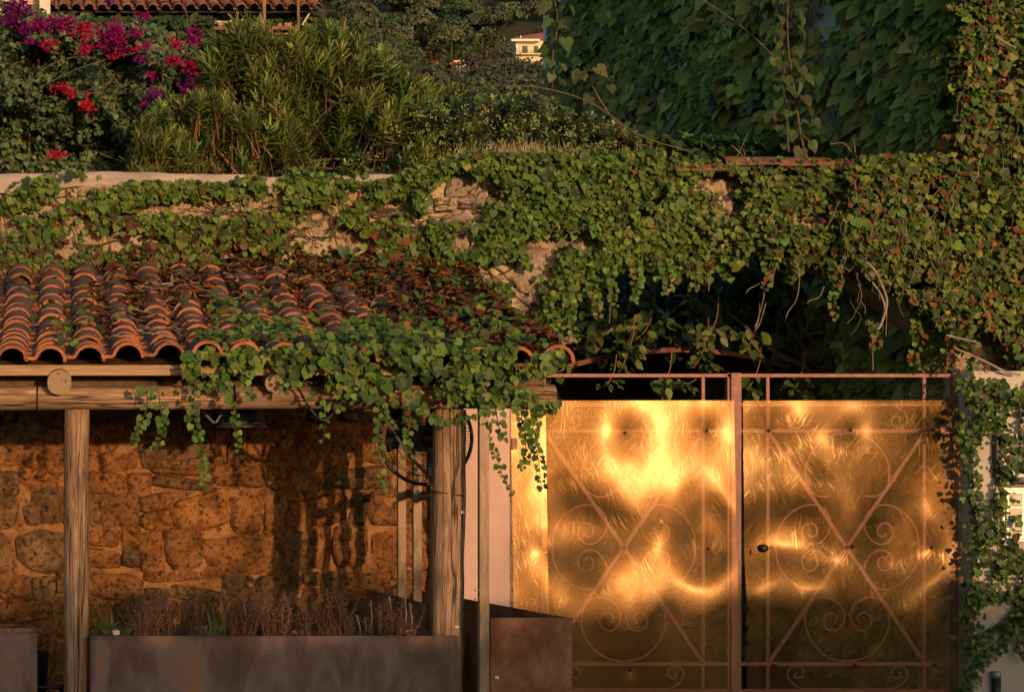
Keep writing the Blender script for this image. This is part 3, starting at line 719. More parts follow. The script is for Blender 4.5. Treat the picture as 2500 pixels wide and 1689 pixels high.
mb = MB(); mb.tube([FC+Vector((math.cos(a)*FR_, 0, math.sin(a)*FR_)) for a in [2*math.pi*i/48 for i in range(49)]], .010, 8, cap=False); mb.build('cage_rim', M['black'], fan, True)
mb = MB(); mb.tube([FC+Vector((0,-.085,0)), FC+Vector((0,-.03,0))], .05, 16); mb.build('hub', M['black'], fan, True)
mb = MB(); mb.tube([FC+Vector((0,.03,0)), FC+Vector((0,.2,0))], .07, 16); mb.build('motor', M['black'], fan, True)
for k in range(3):
    mb = MB(); a0 = k*2.094+.5
    mb.grid(lambda u, v: FC+Vector((math.cos(a0+v*.9)*(.2+.68*u)*FR_, -.03+.06*v, math.sin(a0+v*.9)*(.2+.68*u)*FR_)), 6, 6); mb.build('blade', M['blackmat'], fan, True)
mb = MB(); mb.tube(catmull([P(915,985,9.0), P(945,1030,9.0), P(985,1090,9.0), P(1020,1135,8.98), P(1050,1165,8.95), P(1064,1200,8.9)], 4), .0085, 8); mb.build('bracket_arm', M['strap'], fan, True)
mb = MB(); mb.box(*P(930,1030,9.3), *(P(985,990,9.3)+Vector((0,.08,0))), bev=.01); mb.build('mount', M['black'], fan)
YL = 9.5
lamp = thing('pendant_lamp', 'dark grey metal lamp shade hanging under the beam', 'lamp', P(590, 1010, YL))
mb = MB(); prof = [(58,1010,0)]
LC = P(588, 1020, YL); sc_ = YL/F
lath = [(10,55),(30,50),(52,42),(55,10),(57,-16),(64,-20),(64,-24),(52,-22)]
mb.grid(lambda u, v: (lambda k, f: LC+Vector((math.cos(u*2*math.pi)*(lath[k][0]*(1-f)+lath[k+1][0]*f)*sc_, math.sin(u*2*math.pi)*(lath[k][0]*(1-f)+lath[k+1][0]*f)*sc_, (lath[k][1]*(1-f)+lath[k+1][1]*f)*sc_)))(min(int(v*7),6), v*7-min(int(v*7),6)), 36, 14)
mb.build('shade', M['lampgrey'], lamp, True)
mb = MB(); mb.tube([LC+Vector((0,0,54*sc_)), LC+Vector((0,0,.42))], .006, 6); mb.build('cord', M['blackmat'], lamp, True)
mb = MB(); mb.tube([LC+Vector((0,0,-.01)), LC+Vector((0,0,.05))], .03, 12); mb.build('bulb', M['white'], lamp, True)
br = thing('lamp_bracket', 'small bent grey metal bracket beside the dark lamp shade', 'bracket', P(525, 1010, 9.0))
mb = MB(); mb.tube([P(495,1005,9.0), P(522,1032,9.0), P(528,1030,9.0), P(543,1006,9.0)], .006, 6); mb.build('strap', M['greymetal'], br)
mb = MB(); mb.box(*(P(500,1006,9.0)-Vector((0,.004,0))), *(P(540,996,9.0)+Vector((0,.04,0)))); mb.build('plate', M['darkmetal'], br)
def cable(label, pts, r=.0065):
    mb = MB(); mb.tube(catmull(pts, 8), r, 6); return tag(mb.build('cable', M['black'], None, True), label, 'cable')
cable('black cable sagging in a loop in front of the beam beside a small log end', [P(700,940,8.62), P(725,945,8.6), P(752,990,8.6), P(778,1020,8.6), P(800,1022,8.6), P(830,985,8.6), P(868,948,8.62), P(868,930,8.66)])
cable('black cable running level under the roof edge above the beam', [P(690,938,8.66), P(760,944,8.7), P(850,938,8.75), P(960,930,8.8), P(1080,925,8.8)], .007)
cable('thin black cable curving down beside the fan', [P(948,1000,9.05), P(962,1035,9.03), P(985,1060,9.03), P(1010,1062,9.05)], .006)

# ================================================================== GATE
YG = 10.64; SG = YG/F
def gp(px, py, y=YG): return P(px, py, y)
def bar(parent, name, x0, y0, x1, y1, d=.018, y=YG, mat='iron'):
    a = gp(x0, y0, y); b = gp(x1, y1, y); mb = MB(); mb.box(min(a.x,b.x), y, min(a.z,b.z), max(a.x,b.x), y+d, max(a.z,b.z), bev=.002); return mb.build(name, M[mat], parent)
def scroll(parent, pts, r=.0072, y=YG+.012, name='scroll'):
    mb = MB(); mb.tube(catmull([gp(a, b, y) for a, b in pts], 6), r, 6); return mb.build(name, M['iron'], parent, True)
HEART = [(0,93),(38,87),(70,66),(94,32),(103,-5),(94,-42),(70,-61),(42,-60),(17,-42),(7,-18),(12,4),(28,18),(48,15),(58,0),(54,-17),(40,-25),(27,-18),(26,-6),(34,0)]
def heart(parent, cx, cy, rot, kx=1.0, broken=False):
    for s in (1, -1):
        pts = []
        for (x, y) in (HEART[:8] if broken else HEART):
            x *= s; y *= kx
            c, n = math.cos(R(rot)), math.sin(R(rot)); pts.append((cx+x*c-y*n, cy+x*n+y*c))
        scroll(parent, pts)
def wide_c(parent, xa, xb, yl, yc, up):
    """flat bar with an inward spiral at each end"""
    k = 1 if up else -1
    L = [(xa+55,yl),(xa+28,yl+4*k),(xa+8,yl+18*k),(xa,yl+34*k),(xa+6,yl+50*k),(xa+24,yl+56*k),(xa+38,yl+46*k),(xa+38,yl+32*k),(xa+26,yl+26*k),(xa+17,yl+33*k),(xa+22,yl+41*k)]
    Rr = [(xb-(x-xa), y) for (x, y) in L]
    scroll(parent, L[::-1]+Rr)
def sheet(parent, x0, x1, y0, y1, screws, seed, y=YG-.016, pc=1620, qc=1200, kx=.12, kz=.12, det=0.0, ts=1.0, blobs=(), mat='sheet', sc=True):
    """thin sheet held only by its screws: bowed out at the foot, buckled between the screws and pulled in at each"""
    mb = MB(); a = gp(x0, y0, y); b = gp(x1, y1, y)
    sx = [(XX(px, y), ZZ(py, y), dd) for (px, py, dd) in screws]; xc = XX(pc, y); zc = ZZ(qc, y); bl = [(XX(p_, y), ZZ(q_, y), r_*SG, d_) for (p_, q_, r_, d_) in blobs]
    zt_ = a.z; xm = (a.x+b.x)/2
    def low(x, z):
        return .75*(-(x*x/(2*y)-.268*x)/2) + kx*(x-xc)**2/2 - ts*float(np.interp(PY(z, y), TQ, TI)) + det*z
    ref = max(low(a.x+(b.x-a.x)*i/8, zt_) for i in range(9))
    def disp(x, z):
        d = low(x, z)-ref
        d += .008*noise.noise(Vector((x*1.9, z*1.7, seed*3.3))) + .0028*noise.noise(Vector((x*3.6+3, z*3.0, seed*2.1))) + .0002*noise.noise(Vector((x*11, z*9, seed)))
        for (cx, cz, rd, dd) in bl: d += dd*math.exp(-((((x-cx)*(1+.25*math.sin(7*z+cx)))**2+((z-cz)*(1+.3*math.sin(6*x)))**2)/rd**2*(1+.45*noise.noise(Vector((x*4, z*4, cx)))))**1.4)
        for (cx, cz, dd) in sx:
            r = math.hypot(x-cx, z-cz); d += dd*(math.exp(-r/.035)*.007+.006*math.exp(-(r/.12)**2))
        return d
    def fn(u, v):
        x = a.x+(b.x-a.x)*u; z = a.z+(b.z-a.z)*v; return (x, y-.012+disp(x, z), z)
    mb.grid(fn, int(130*(x1-x0)/500)+8, 190); mb.build('amber_sheet', M[mat], parent, True)
    for (px, py, dd) in (screws if sc else ()):
        if dd < 0 or abs(px-1600) < 1: continue
        p = gp(px, py, y); p.y = y-.012+disp(p.x, p.z)+.004; r = 4.4*SG
        m2 = MB(); m2.tube([p+Vector((0,.03,0)), p-Vector((0,.004,0)), p-Vector((0,.010,0))], [r, r, r*.6], 12); m2.build('screw', M['screw'], parent, True)
    return disp
t_d = {}
TQ = np.linspace(960, 1790, 60); _ts = np.interp(TQ, [960,1150,1330,1450,1560,1790], [.030,.050,.066,.066,.03,.0])
TI = np.concatenate([[0], np.cumsum((_ts[1:]+_ts[:-1])/2*(TQ[1]-TQ[0])*SG)])
def gate_leaf(name, label, cx, xl, xr, stile, bars, screws, sh, broken):
    t = thing(name, label, 'gate', (XX(cx, YG), YG, 0), 'gate leaves')
    bar(t, 'top_rail', xl, 912, xr, 921); bar(t, 'bottom_rail', xl, 1681, xr, 1692); bar(t, 'sheet_rail', xl, 984, xr, 992)
    bar(t, 'cross_rail', xl, 1047, xr, 1056); bar(t, 'cross_rail', xl, 1615, xr, 1625)
    for (px, w) in stile: bar(t, 'stile', px-w/2, 910, px+w/2, 1765, .04, YG-.018 if w > 15 else YG, 'iron')
    for px in bars: bar(t, 'upright_bar', px-4.2, 921, px+4.2, 1681, .012, YG+.004)
    for (xa, xb) in ((bars[0], bars[1]), (bars[1], bars[0])):
        A = gp(xa, 1054, YG+.01); B = gp(xb, 1618, YG+.01); d = (B-A).normalized(); q = Vector((d.z,0,-d.x))*.0115; k = Vector((0,.008,0))
        mb = MB(); v = [A-q, A+q, B+q, B-q]; v = [p-k for p in v]+[p+k for p in v]
        mb.add(v, [(0,3,2,1),(4,5,6,7),(0,1,5,4),(1,2,6,5),(2,3,7,6),(3,0,4,7)]); mb.build('diagonal_bar', M['iron'], t)
    heart(t, cx, 1520, 0); heart(t, cx, 1150, 180, 1.0, broken); heart(t, cx+95, 1335, -90, .86); heart(t, cx-95, 1335, 90, .86)
    wide_c(t, cx-146, cx+147, 989, 1030, True); wide_c(t, cx-146, cx+147, 1681, 1640, False)
    kw = dict(pc=1640, qc=1230, kx=.10, blobs=((1400,1290,95,.030),(1712,1300,66,.024))) if not broken else dict(pc=1930, qc=1400, kx=.06, ts=.75, blobs=((1905,1310,110,.030),(2180,1330,90,.020),(2070,1120,120,-.012)), mat='sheet_b')
    t_d[cx] = sheet(t, *sh, 978, 1764, screws, cx*.01, **kw)
    return t
SL = [(1520,1057,1.0),(1717,1052,.9),(1328,1345,1.1),(1717,1338,1.2),(1522,1628,.8),(1600,1270,-.9)]
SRt = [(1875,1051,.9),(2067,1050,1.0),(2255,1050,.5),(2264,1050,.5),(2068,1334,.5),(2257,1335,.4),(1879,1621,.3),(2071,1620,.4),(2259,1617,.3)]
gl = gate_leaf('gate_leaf', 'left wrought iron gate leaf under a glowing amber sheet, beside the rusty box planter', 1522, 1322, 1784, [(1326,8),(1780,8)], (1328,1717), SL, (1322,1782), False)
gr = gate_leaf('gate_leaf', 'right wrought iron gate leaf with a round black knob in its amber sheet', 2068, 1788, 2345, [(1798,25),(2336,18)], (1875,2257), SRt, (1812,2326), True)
# narrow fixed strip of sheet left of the gate
st = thing('side_sheet', 'narrow amber sheet strip fixed between pink pillar and left gate leaf', 'panel', (XX(1284, YG), YG, 0))
sheet(st, 1246, 1330, 1000, 1764, [(1328,1345,.8)], 3, YG-.05, pc=1400, sc=False)
mb = MB(); p = gp(1256, 1083, YG-.12); mb.box(p.x-7*SG, p.y, p.z-13*SG, p.x+7*SG, p.y+.02, p.z+13*SG, bev=.002); mb.build('latch_plate', M['iron'], st)
mb = MB(); a = gp(1320, 984, YG-.01); b = gp(1326, 1764, YG-.01); mb.box(a.x, a.y, b.z, b.x, a.y+.02, a.z); mb.build('side_post', M['iron'], st)
def onsheet(px, py):
    p = gp(px, py, YG-.016); p.y = YG-.028+t_d[2068](p.x, p.z)-.012; return p
# knob, keyhole
kp = onsheet(1857,1337)
mb = MB()
for k in range(9):
    pass
mb.grid(lambda u, v: kp+Vector((math.cos(u*2*math.pi)*math.sin(v*math.pi)*12*SG, -math.cos(v*math.pi)*.026, math.sin(u*2*math.pi)*math.sin(v*math.pi)*10*SG)), 20, 12); mb.tube([kp, kp+Vector((0,.05,0))], .012, 10); mb.build('knob', M['black'], gr, True)
mb = MB(); kq = onsheet(1832,1346); mb.tube([kq+Vector((math.cos(a)*.011,0,math.sin(a)*.014)) for a in [2*math.pi*i/16 for i in range(17)]], .004, 6, cap=False); mb.tube([kq, kq+Vector((0,.02,0))], .009, 10); mb.build('lock_cylinder', M['iron'], gr, True)
mb = MB(); kq = onsheet(1877,1335); mb.tube([kq, kq+Vector((0,.02,0))], .006, 10); mb.build('stud', M['greymetal'], gr, True)

# ================================================================== INTERCOM AND LETTER BOX ON THE PIER
YI = YR
ic = thing('intercom', 'cream metal door intercom with grille and four bell buttons on the pier', 'intercom', P(2472, 1260, YI))
def ibox(name, x0, y0, x1, y1, d0, d1, mat, parent, bev=.002):
    a = P(x0, y1, YI); b = P(x1, y0, YI); mb = MB(); mb.box(a.x, YI-d1, a.z, b.x, YI-d0, b.z, bev=bev); return mb.build(name, M[mat], parent)
ibox('back_frame', 2442, 1189, 2500, 1322, 0, .022, 'aluminium', ic, .005)
ibox('housing', 2449, 1194, 2494, 1316, .022, .034, 'aluminium', ic, .005)
mod = []
for (y0, y1) in ((1203,1236),(1239,1271),(1275,1308)): mod.append(ibox('module', 2457, y0, 2488, y1, .034, .038, 'lightcream', ic, .001))
ibox('speaker_grille', 2463, 1207, 2486, 1233, .038, .040, 'greymetal', mod[0])
for i in range(4): ibox('speaker_slot', 2458, 1209+i*3, 2464, 1210.4+i*3, .038, .0395, 'black', mod[0], 0)
for k, (m_, ys) in enumerate(((mod[1],(1259,1266)),(mod[2],(1295,1304)))):
    for yy in ys:
        ibox('name_plate', 2465, yy-2.4, 2486, yy+2.4, .038, .0395, 'label_brown', m_, 0)
        p = P(2460, yy, YI-.038); mb = MB(); mb.tube([p, p-Vector((0,.004,0))], .0042, 10); mb.build('bell_button', M['greymetal'], m_, True)
mb = MB(); p = P(2472, 1312, YI-.036); mb.tube([p+Vector((math.cos(a)*.011,0,math.sin(a)*.008)) for a in [math.pi*i/10 for i in range(11)]], .0012, 4); mb.build('catch', M['greymetal'], ic)
lb = thing('letter_box', 'dark weathered letter box with open slots above the intercom', 'letter box', P(2470, 1120, YI))
ibox('body', 2434, 1058, 2540, 1186, -.02, .05, 'greymetal', lb, .003)
ibox('side_post', 2422, 1060, 2433, 1165, 0, .05, 'darkmetal', lb)
for (y0, y1, m_) in ((1068,1087,'black'),(1092,1108,'black'),(1170,1184,'black')): ibox('slot', 2456, y0, 2510, y1, .051, .053, m_, lb, 0)
for (y0, y1) in ((1088,1091),(1110,1117),(1164,1169)): ibox('lip', 2452, y0, 2512, y1, .053, .066, 'darkmetal', lb, .001)
# ================================================================== IVY
def rand_unit(k): return nrm(RNG.normal(0, 1, (k, 3)))
def ell(px, py, spots):
    """1 outside bare spots, 0 inside (soft, ragged edge)"""
    d = np.ones(len(px))
    wob = .45*(fbm(px/26, py/26, 2)-.5)*2
    for (x, y, rx, ry) in spots: d = np.minimum(d, np.clip((np.hypot((px-x)/rx, (py-y)/ry)+wob-.75)*2.2, 0, 1))
    return d
def wall_ivy(px, py, Y, off, size, col, nparts, parent, shape='ivy', mat='leaf', up=.35, spread=.42):
    k = len(px); y = Y-off
    pos = np.stack([(px-HX)/F*Y, y, CAMZ-(py-HY)/F*Y], 1); size = np.asarray(size)*.66*np.exp(RNG.normal(0,.25,k))
    n = np.array([0,-1.0,up])+RNG.normal(0, spread, (k,3)); t = np.array([0,-.25,-1.0])+RNG.normal(0, .42, (k,3))
    a = RNG.random(k) < .72
    foliage(parent, shape, pos[a], n[a], t[a], size[a], col[a], M[mat], nparts); a = ~a
    foliage(parent, 'lobed', pos[a], n[a], t[a], size[a]*.95, col[a], M[mat], nparts//3)
BARE = [(1125,475,98,50),(1100,520,95,32),(1310,604,64,28),(1314,645,44,42),(1395,592,58,24),(1128,592,46,34),(1222,664,84,34),(1268,692,50,38),(1270,745,42,52),(1590,492,16,20),(1550,524,15,15),
        (1740,455,60,26),(1760,500,40,32),(1900,430,20,10),(2070,442,42,24),(2210,448,26,16),(2200,700,34,16),(235,452,75,17),(2360,845,40,24),(1430,610,14,12),(1690,575,14,10),(1840,610,12,8),(1860,410,60,7),(2080,402,70,7),(1660,402,30,6),(1345,405,26,10),(1920,540,16,10),(2120,560,14,9),(500,545,40,9),(760,560,36,9)]
def stems(parent, segs, mat='stem', seed=1, r=.004, name='stems'):
    mb = MB(); rnd = random.Random(seed)
    for (a, b, Y) in segs:
        n = 5; pts = []
        for i in range(n+1):
            f = i/n; pts.append(P(a[0]+(b[0]-a[0])*f+rnd.uniform(-9,9)*(0<i<n), a[1]+(b[1]-a[1])*f+rnd.uniform(-9,9)*(0<i<n), Y-.02-rnd.random()*.03))
        mb.tube(catmull(pts, 3), r*rnd.uniform(.6,1.5), 4, cap=False)
    return tag(mb.build(name, M[mat], parent), kind='stuff')

# left stretch of the wall, above the roof
def roof_line(px): return np.interp(px, [-200,300,700,1120,1200], [655,650,655,668,690])
iv = thing('ivy', 'light green ivy spreading over the plastered wall above the tiled roof', 'ivy', P(500, 660, YA))
k = 21000; px = RNG.uniform(-120, 1060, k); py = RNG.uniform(395, 680, k)
top = np.interp(px, [0,150,330,520,700,980,1060], [446,420,442,448,424,436,400])+10*(fbm(px/40, px*0, 2)-.5)*2
dn = fbm(px/95+3, py/42, 3); band = np.exp(-((py-465-25*np.sin(px/170))/44.)**2)*.62+np.clip((py-590)/60, 0, 1)*.5+np.exp(-((px-660)/110)**2)*.35+np.clip((px-880)/120,0,1)*.4
keep = (py > top) & (py < roof_line(px)+8) & (RNG.random(k) < np.clip((dn-.55)*5+band*1.0, .03, 1)) & (RNG.random(k) < ell(px, py, BARE))
px, py = px[keep], py[keep]
ry = np.clip((py-500)/140, 0, 1)
c = palette(len(px), [G_YEL, G_MID, G_LIME, G_DARK, C_BRN], [.45,.7,.7,.25,.04]); cr = palette(len(px), [C_MAR, C_BRN, G_OLIVE, G_MID, C_RED], [.3,.3,.3,.3,.08])
c = np.where((RNG.random(len(px)) < ry*.75)[:, None], cr, c)
wall_ivy(px, py, YA, .05+.10*RNG.random(len(px)), RNG.uniform(.040, .068, len(px)), c, 120, iv)
rs = random.Random(3)
stems(iv, [((x, rs.uniform(470,600)), (x+rs.uniform(60,200), rs.uniform(480,600)), YA) for x in [rs.uniform(-20,1000) for _ in range(70)]], 'stem', 3, .0045)
stems(iv, [((x, rs.uniform(430,470)), (x+rs.uniform(-50,60), rs.uniform(520,640)), YA) for x in [rs.uniform(-20,1000) for _ in range(40)]], 'stem_red', 4, .003, 'twigs')
# tendrils on the coping
iv = thing('ivy', 'thick mid green ivy curtain over the arch above the gate', 'ivy', P(1600, 520, YA))
ARX = [1000,1180,1250,1280,1310,1400,1480,1560,1650,1720,1800,1900,2000,2060]
ARYb = [690,700,800,860,850,770,720,690,680,665,640,650,660,690]
k = 50000; px = RNG.uniform(960, 2060, k); py = RNG.uniform(375, 880, k)
low = np.interp(px, ARX, ARYb)+90*(vnoise(px/22, px*0+4)-.62)+30*(vnoise(px/8, px*0)-.5)
top = np.interp(px, [960,1060,1130,1400,1600,1680,2150,2200], [424,402,378,372,376,398,398,380])+14*(vnoise(px/25, px*0)-.5)
left = np.interp(py, [380,600,690,760,880], [960,1040,1130,1215,1262])+20*(vnoise(py/20, py*0)-.5)
rr = np.clip((px-1500)/600, 0, 1)
dn = fbm(px/70+9, py/55, 3)
keep = (py > top) & (py < low) & (px > left) & (RNG.random(k) < np.clip(.72+(dn-.42)*2.2-.28*rr, .12, 1)) & (RNG.random(k) < ell(px, py, BARE)) & (RNG.random(k) < .92)
px, py, rr = px[keep], py[keep], rr[keep]
c = palette(len(px), [G_MID, G_LIME, G_YEL, G_DARK, C_BRN], [1,.75,.35,.35,.03]); cr = palette(len(px), [G_OLIVE, G_MID, C_RED, C_MAR, C_ORG, G_YEL, G_DARK], [.8,1,.09,.14,.03,.5,.4])
c = np.where((RNG.random(len(px)) < rr)[:, None], cr, c)
below = np.interp(px, [PX(0,1)]+AX, [0]+AY) < py
wall_ivy(px, py, YA, np.where(below, .02, .05)+.15*RNG.random(len(px)), RNG.uniform(.036, .062, len(px)), c, 200, iv)
stems(iv, [((1060+20*i+rs.uniform(-10,10), 450+rs.uniform(-10,70)), (1180+12*i, 420+rs.uniform(0,120)), YA) for i in range(7)]+[((1130,690),(1260,650),YA),((1200,650),(1290,720),YA),((1150,640),(1250,700),YA),((1190,660),(1310,780),YA)]+[((rs.uniform(1640,1720),rs.uniform(460,540)),(rs.uniform(1760,1830),rs.uniform(450,540)),YA) for _ in range(8)], 'stem', 5, .0045)
iv = thing('ivy', 'reddening green ivy thick on the corner house front at the far right', 'ivy', P(2420, 500, YR))
k = 50000; px = RNG.uniform(2020, 2530, k); py = RNG.uniform(-40, 960, k)
left = np.interp(py, [-40,330,365,400,640,700,800,880,960], [2292,2296,2200,2040,2030,2120,2250,2330,2360])+45*(vnoise(py/26, py*0+2)-.5)+14*(vnoise(py/7, py*0)-.5)
BR2 = [(2440,120,22,10),(2440,195,26,14),(2465,210,22,12),(2200,700,34,16),(2385,870,38,44),(2350,830,34,18),(2410,905,30,22),(2455,100,14,8),(2400,940,20,14)]
dn = fbm(px/60+2, py/60+5, 3)
keep = (px > left) & ((py > 388) | (px > 2285)) & (RNG.random(k) < np.clip(.60+(dn-.45)*2.4, .1, 1)) & (RNG.random(k) < ell(px, py, BR2))
px, py = px[keep], py[keep]
c = palette(len(px), [G_MID, G_YEL, G_OLIVE, C_RED, C_MAR, C_ORG, C_YEL, G_DARK], [1.1,.8,.7,.12,.20,.05,.08,.5])
wall_ivy(px, py, 10.70, .04+.22*RNG.random(len(px)), RNG.uniform(.036, .072, len(px)), c, 200, iv)
mb = MB()
for pts in ([(2130,690),(2148,715),(2160,750),(2150,790),(2138,806)], [(2115,640),(2135,660),(2150,690),(2162,720),(2165,745),(2152,790),(2142,805)], [(2310,818),(2360,830),(2382,835)], [(2330,850),(2400,880),(2450,905),(2490,915)], [(2430,90),(2460,108),(2480,118)], [(2440,222),(2470,228)]):
    mb = MB(); mb.tube(catmull([P(a, b, YR-.04-.03*rs.random()) for a, b in pts], 5), .0075, 5); mb.build('woody_stem', M['stem_pale'], iv, True)
mb = MB()
for _ in range(90):
    x = rs.uniform(2050, 2490); y = rs.uniform(40 if x > 2330 else 420, 760); q = P(x, y, 10.5-rs.random()*.1); pts = [q]
    for i in range(4): pts.append(pts[-1]+Vector((rs.uniform(-.035,.035), rs.uniform(-.02,.015), -rs.uniform(.03,.07))))
    mb.tube(catmull(pts, 3), .0016, 3, cap=False)
mb.build('tendrils', M['stem_pale'], iv)['kind'] = 'stuff'

# ivy runners on the pier
iv = thing('ivy', 'ivy runners trailing down the pier between the right gate leaf and intercom', 'ivy', P(2400, 1200, YR))
def runner(path, wid, dens, Y, rng=RNG, jit=.4):
    c = catmull([Vector((a, b, 0)) for a, b in path], 8); L = sum((b-a).length for a, b in zip(c, c[1:])); n = int(L*dens*.9)
    seg = rng.integers(0, len(c)-1, n); f = rng.random(n); A = np.array([p[:2] for p in c])
    p = A[seg]*(1-f)[:, None]+A[seg+1]*f[:, None]; w = wid if not callable(wid) else wid(seg/len(c))
    return p[:, 0]+rng.normal(0, 1, n)*w, p[:, 1]+rng.normal(0, 1, n)*w*.6
RUN = [([(2350,900),(2365,1000),(2360,1100),(2368,1200),(2380,1290),(2372,1380),(2356,1480),(2362,1580),(2350,1700)], 13, .75),
       ([(2380,1240),(2400,1300),(2420,1360),(2440,1390),(2420,1420),(2380,1450)], 17, .9),
       ([(2420,930),(2430,1010),(2440,1090),(2432,1170),(2425,1250),(2440,1330),(2452,1390)], 8, .6),
       ([(2380,930),(2420,960),(2480,970),(2520,950)], 24, 1.0), ([(2345,930),(2375,980),(2400,1020),(2380,1060)], 16, 1.2),
       ([(2485,980),(2490,1060),(2480,1110),(2496,1150)], 12, .7), ([(2460,1060),(2452,1130),(2460,1180)], 7, .8),
       ([(2466,1190),(2468,1240),(2462,1290),(2472,1330),(2490,1360)], 3, .22),
       ([(2360,1640),(2390,1600),(2440,1560),(2480,1500),(2495,1450)], 7, .6), ([(2360,1580),(2400,1545),(2440,1520),(2470,1490)], 6, .6), ([(2370,1470),(2430,1450),(2480,1455),(2520,1430)], 14, .9),
       ([(2480,1450),(2490,1520),(2478,1590)], 8, .7), ([(2470,1330),(2490,1390),(2480,1440)], 10, .6), ([(2330,1000),(2318,1040),(2300,1060)], 8, .6)]
px = []; py = []
for (pt, w, d) in RUN:
    a, b = runner(pt, w, d, YR); px.append(a); py.append(b)
px = np.concatenate(px); py = np.concatenate(py); px = np.maximum(px, 2322+8*RNG.random(len(px)))
c = palette(len(px), [G_MID, G_DARK, G_LIME, G_OLIVE, C_RED], [1,.9,.5,.4,.04])
wall_ivy(px, py, YR, .015+.09*RNG.random(len(px)), RNG.uniform(.028, .056, len(px)), c, 150, iv)
mb = MB()
for (pt, w, d) in RUN: mb.tube(catmull([P(a, b, YR-.02) for a, b in pt], 6), .0035, 4, cap=False)
mb.build('stems', M['stem'], iv)

# creeper and dry leaves over the tiles
def on_roof(X, s, lift):
    z = 2.105+.70*(.52*s+.48*s*s)+.012*np.sin(X*2.3)*(1-s); return np.stack([X, YE+2.2*s, z+lift], 1)
def proj(p): return HX+p[:,0]*F/p[:,1], HY-(p[:,2]-CAMZ)*F/p[:,1]
k = 60000; X = RNG.uniform(-.75, 2.5, k); s = RNG.uniform(0.0, 1.0, k); base = on_roof(X, s, .05); px, py = proj(base)
ph = ((X-(XX(30,YE)-.0365))/SP+.5) % 1.0; barrel = np.exp(-((ph-.69)/.17)**2)      # ridge of the tile
upedge = np.interp(px, [-200,250,420,560,700,800,900,1000,1100,1400], [628,640,650,668,690,712,740,790,850,900])
dn = fbm(px/60, py/30+7, 3)
dry = np.clip((upedge-py)/26+.25+(dn-.5)*2.2, 0, 1)*np.where(barrel > .5, .72, 1)
gutter = (1-barrel)*np.clip((px-150)/120, .12, .8)*np.clip(1.15-(py-640)/190, 0, 1)*np.clip((dn-.33)*4, 0, 1)*.75
w = np.maximum(dry, gutter)
keep = RNG.random(k) < w*.44
P_ = on_roof(X[keep], s[keep], .055+.062*barrel[keep]+.035*RNG.random(keep.sum())); kk = len(P_)
lit = thing('leaf_litter', 'brown and maroon dry creeper leaves lying thick on the upper roof tiles', 'leaf litter', tuple(roof(1.0, .7)))
c = palette(kk, [C_MAR, C_BRN, C_RED, (.05,.03,.02), G_OLIVE], [.75,1,.25,.7,.2])
n = np.array([0,-.35,1.0])+RNG.normal(0,.55,(kk,3)); t = rand_unit(kk)+np.array([0,-.6,-.3])
foliage(lit, 'curl', P_, n, t, RNG.uniform(.035,.065,kk), c, M['leaf_dry'], 60)
k2 = 24000; X = RNG.uniform(-.75, 2.5, k2); s = RNG.uniform(0.0, 1.0, k2); base = on_roof(X, s, .05); px, py = proj(base)
upedge = np.interp(px, [-200,250,420,560,700,800,900,1000,1100,1400], [622,628,636,650,672,690,720,770,850,900])
dn = fbm(px/46+5, py/26, 3)
low = np.clip((py-np.interp(px, [-100,380,450,520,620,760,900,1100,1400],[960,960,880,812,790,800,800,790,775]))/26, 0, 1)
low = np.maximum(low, np.exp(-(((px-165)/60)**2+((py-840)/26)**2))*.8); low = np.maximum(low, np.exp(-(((px-72)/26)**2+((py-745)/30)**2))*.7)
low = np.maximum(low, np.exp(-(((px-560)/60)**2+((py-770)/16)**2))*.8); low = np.maximum(low, np.exp(-(((px-205)/22)**2+((py-792)/16)**2))*.8)
w = np.maximum(np.clip((upedge-py)/30+.1+(dn-.5)*2.2, 0, 1)*.38, low*np.clip(.34+(dn-.47)*4.2, .03, 1))
keep = RNG.random(k2) < w*.33; islow = low[keep] > .3
P_ = on_roof(X[keep], s[keep], .085+.07*RNG.random(keep.sum())); kk = len(P_)
P_[:,1] -= np.where(islow, .09*RNG.random(kk), .0)
iv = thing('creeper', 'green creeper sprawling over the roof tiles down to the eave', 'creeper', tuple(roof(1.6, .3)))
c = np.where(islow[:,None], palette(kk, [G_MID, G_LIME, G_YEL, G_DARK, C_RED], [1,.6,.4,.6,.05]), palette(kk, [G_MID, G_OLIVE, G_YEL, G_DARK, C_MAR], [.8,.7,.3,.6,.3]))
n = np.array([0,-.65,.8])+RNG.normal(0,.42,(kk,3)); t = np.array([.1,-.7,-.8])+RNG.normal(0,.5,(kk,3))
foliage(iv, 'ivy', P_, n, t, RNG.uniform(.028,.056,kk), c, M['leaf'], 220)
mb = MB()
for _ in range(60):
    x = rs.uniform(.2, 2.4); s0 = rs.uniform(.05,.95); pts = []
    for i in range(5): pts.append(roof(x, min(.99,max(.0,s0)), .09+.03*rs.random())); x += rs.uniform(-.08,.12); s0 += rs.uniform(-.07,.03)
    mb.tube(catmull(pts, 3), rs.uniform(.0015,.0035), 4, cap=False)
mb.build('stems', M['stem_pale'], iv)['kind'] = 'stuff'
